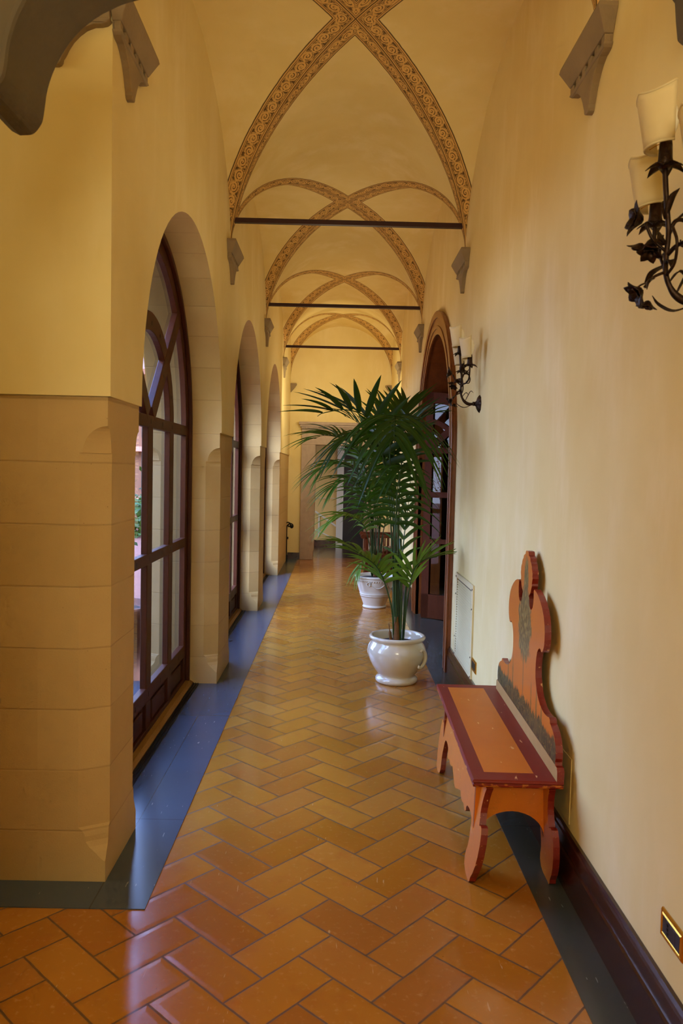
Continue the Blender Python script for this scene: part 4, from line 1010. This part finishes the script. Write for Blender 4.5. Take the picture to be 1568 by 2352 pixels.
for i in range(5000):
    x=rnd.uniform(-4,3.2); y=rnd.gauss(0,.45); z=rnd.uniform(.05,1.9)*(.75+.25*math.sin(x*2.7)); p=Vector((x,y,z)); d=Vector((rnd.gauss(0,1),rnd.gauss(0,1),rnd.gauss(0,.6))).normalized(); s=d.orthogonal().normalized(); L=rnd.uniform(.10,.2)
    lf_.add([p,p+d*L*.5+s*L*.28,p+d*L,p+d*L*.5-s*L*.28],[(0,1,2,3)],0)
lf_.build('foliage',GARDEN,hd,fix=False)

# ------------------------------------------------------------------ camera
RT=Vector((0.99971,-.0,0))
f_px=1750; roll=math.radians(1.3); up_=772-784; vp_=95
u_=up_*math.cos(roll)-vp_*math.sin(roll); v_=up_*math.sin(roll)+vp_*math.cos(roll)
th=math.atan(v_/math.hypot(f_px,u_)); ps=-math.atan(u_/f_px)
fw=Vector((math.sin(ps)*math.cos(th),math.cos(ps)*math.cos(th),-math.sin(th))); rt=Vector((math.cos(ps),-math.sin(ps),0)); uv=rt.cross(fw)
R=rt*math.cos(roll)+uv*math.sin(roll); U=-rt*math.sin(roll)+uv*math.cos(roll)
cam=bpy.data.cameras.new('camera'); co=bpy.data.objects.new('camera',cam); COL.objects.link(co)
cam.sensor_fit='VERTICAL'; cam.sensor_height=36; cam.sensor_width=24; cam.lens=f_px/2352*36; cam.clip_start=.05
m4=Matrix((( R.x,U.x,-fw.x,0),(R.y,U.y,-fw.y,0),(R.z,U.z,-fw.z,1.6),(0,0,0,1))); co.matrix_world=m4
cam.dof.use_dof=True; cam.dof.focus_distance=7.5; cam.dof.aperture_fstop=9
SC.camera=co

# ------------------------------------------------------------------ light
wd=bpy.data.worlds.new('sky'); SC.world=wd; wd.use_nodes=True; nt=wd.node_tree; nt.nodes.clear()
o_=nt.nodes.new('ShaderNodeOutputWorld'); bg=nt.nodes.new('ShaderNodeBackground'); tc=nt.nodes.new('ShaderNodeTexCoord'); sx=nt.nodes.new('ShaderNodeSeparateXYZ'); cr=nt.nodes.new('ShaderNodeValToRGB')
nt.links.new(tc.outputs['Generated'],sx.inputs[0]); nt.links.new(sx.outputs[2],cr.inputs[0]); nt.links.new(cr.outputs[0],bg.inputs[0]); nt.links.new(bg.outputs[0],o_.inputs[0])
cr.color_ramp.elements[0].position=0; cr.color_ramp.elements[0].color=(.62,.74,1.05,1); cr.color_ramp.elements[1].position=.8; cr.color_ramp.elements[1].color=(.36,.78,2.1,1)
e=cr.color_ramp.elements.new(.25); e.color=(.52,.70,1.18,1)
bg.inputs[1].default_value=9.5
def light(name,typ,loc,rot,energy,col,**k):
    l=bpy.data.lights.new(name,typ); l.energy=energy; l.color=col
    for a,b_ in k.items(): setattr(l,a,b_)
    o=bpy.data.objects.new(name,l); COL.objects.link(o); o.location=loc; o.rotation_euler=rot; return o
for k in range(3):
    p=light('window_portal','AREA',(-1.42,AC[k],1.5),(0,-PI/2,0),1,(1,1,1),shape='RECTANGLE',size=3.1,size_y=2.4); p.data.cycles.is_portal=True
light('bright_sky','SUN',(-6,-6,6),(math.radians(54),0,math.radians(-42)),5.0,(.86,.93,1),angle=.6)
light('rear_fill','AREA',(.05,-2.2,2.6),(math.radians(97),0,0),64,(1,.97,.70),shape='RECTANGLE',size=1.5,size_y=1.5)  # added fill light behind the camera, no fixture there
light('side_passage_fill','AREA',(-3.2,2.1,2.9),(math.radians(60),0,math.radians(-60)),16,(1,.97,.66),size=1.0)  # unseen fill added to brighten the pillar's front face
light('end_bay_fill','AREA',(.05,11.4,2.7),(math.radians(90),0,0),19,(1,.90,.60),shape='RECTANGLE',size=1.2,size_y=.6)  # added fill facing the end wall, its back unseen from the camera
for k,(yy,en) in enumerate(((1.4,3.0),(4.43,4.6),(7.36,6.5),(10.3,6.5))):
    light('vault_fill','AREA',(.05,yy,2.42),(PI,0,0),en,(1,.82,.50),shape='RECTANGLE',size=.7,size_y=1.9)  # added upward fills that brighten the vault, without fixtures
light('hall_fill','AREA',(1.2,14.9,2.8),(0,0,0),3.5,(1,.85,.5),size=.8)  # unseen fill added to lift the dim hall
SC.view_settings.view_transform='Standard'; SC.view_settings.look='None'; SC.view_settings.exposure=0; SC.view_settings.gamma=1
SC.cycles.max_bounces=7; SC.cycles.diffuse_bounces=5; SC.cycles.glossy_bounces=3; SC.cycles.transparent_max_bounces=8; SC.cycles.adaptive_threshold=.08; SC.cycles.adaptive_min_samples=14
SC.cycles.sample_clamp_indirect=6; SC.cycles.use_denoising=True; SC.cycles.caustics_reflective=False; SC.cycles.caustics_refractive=False
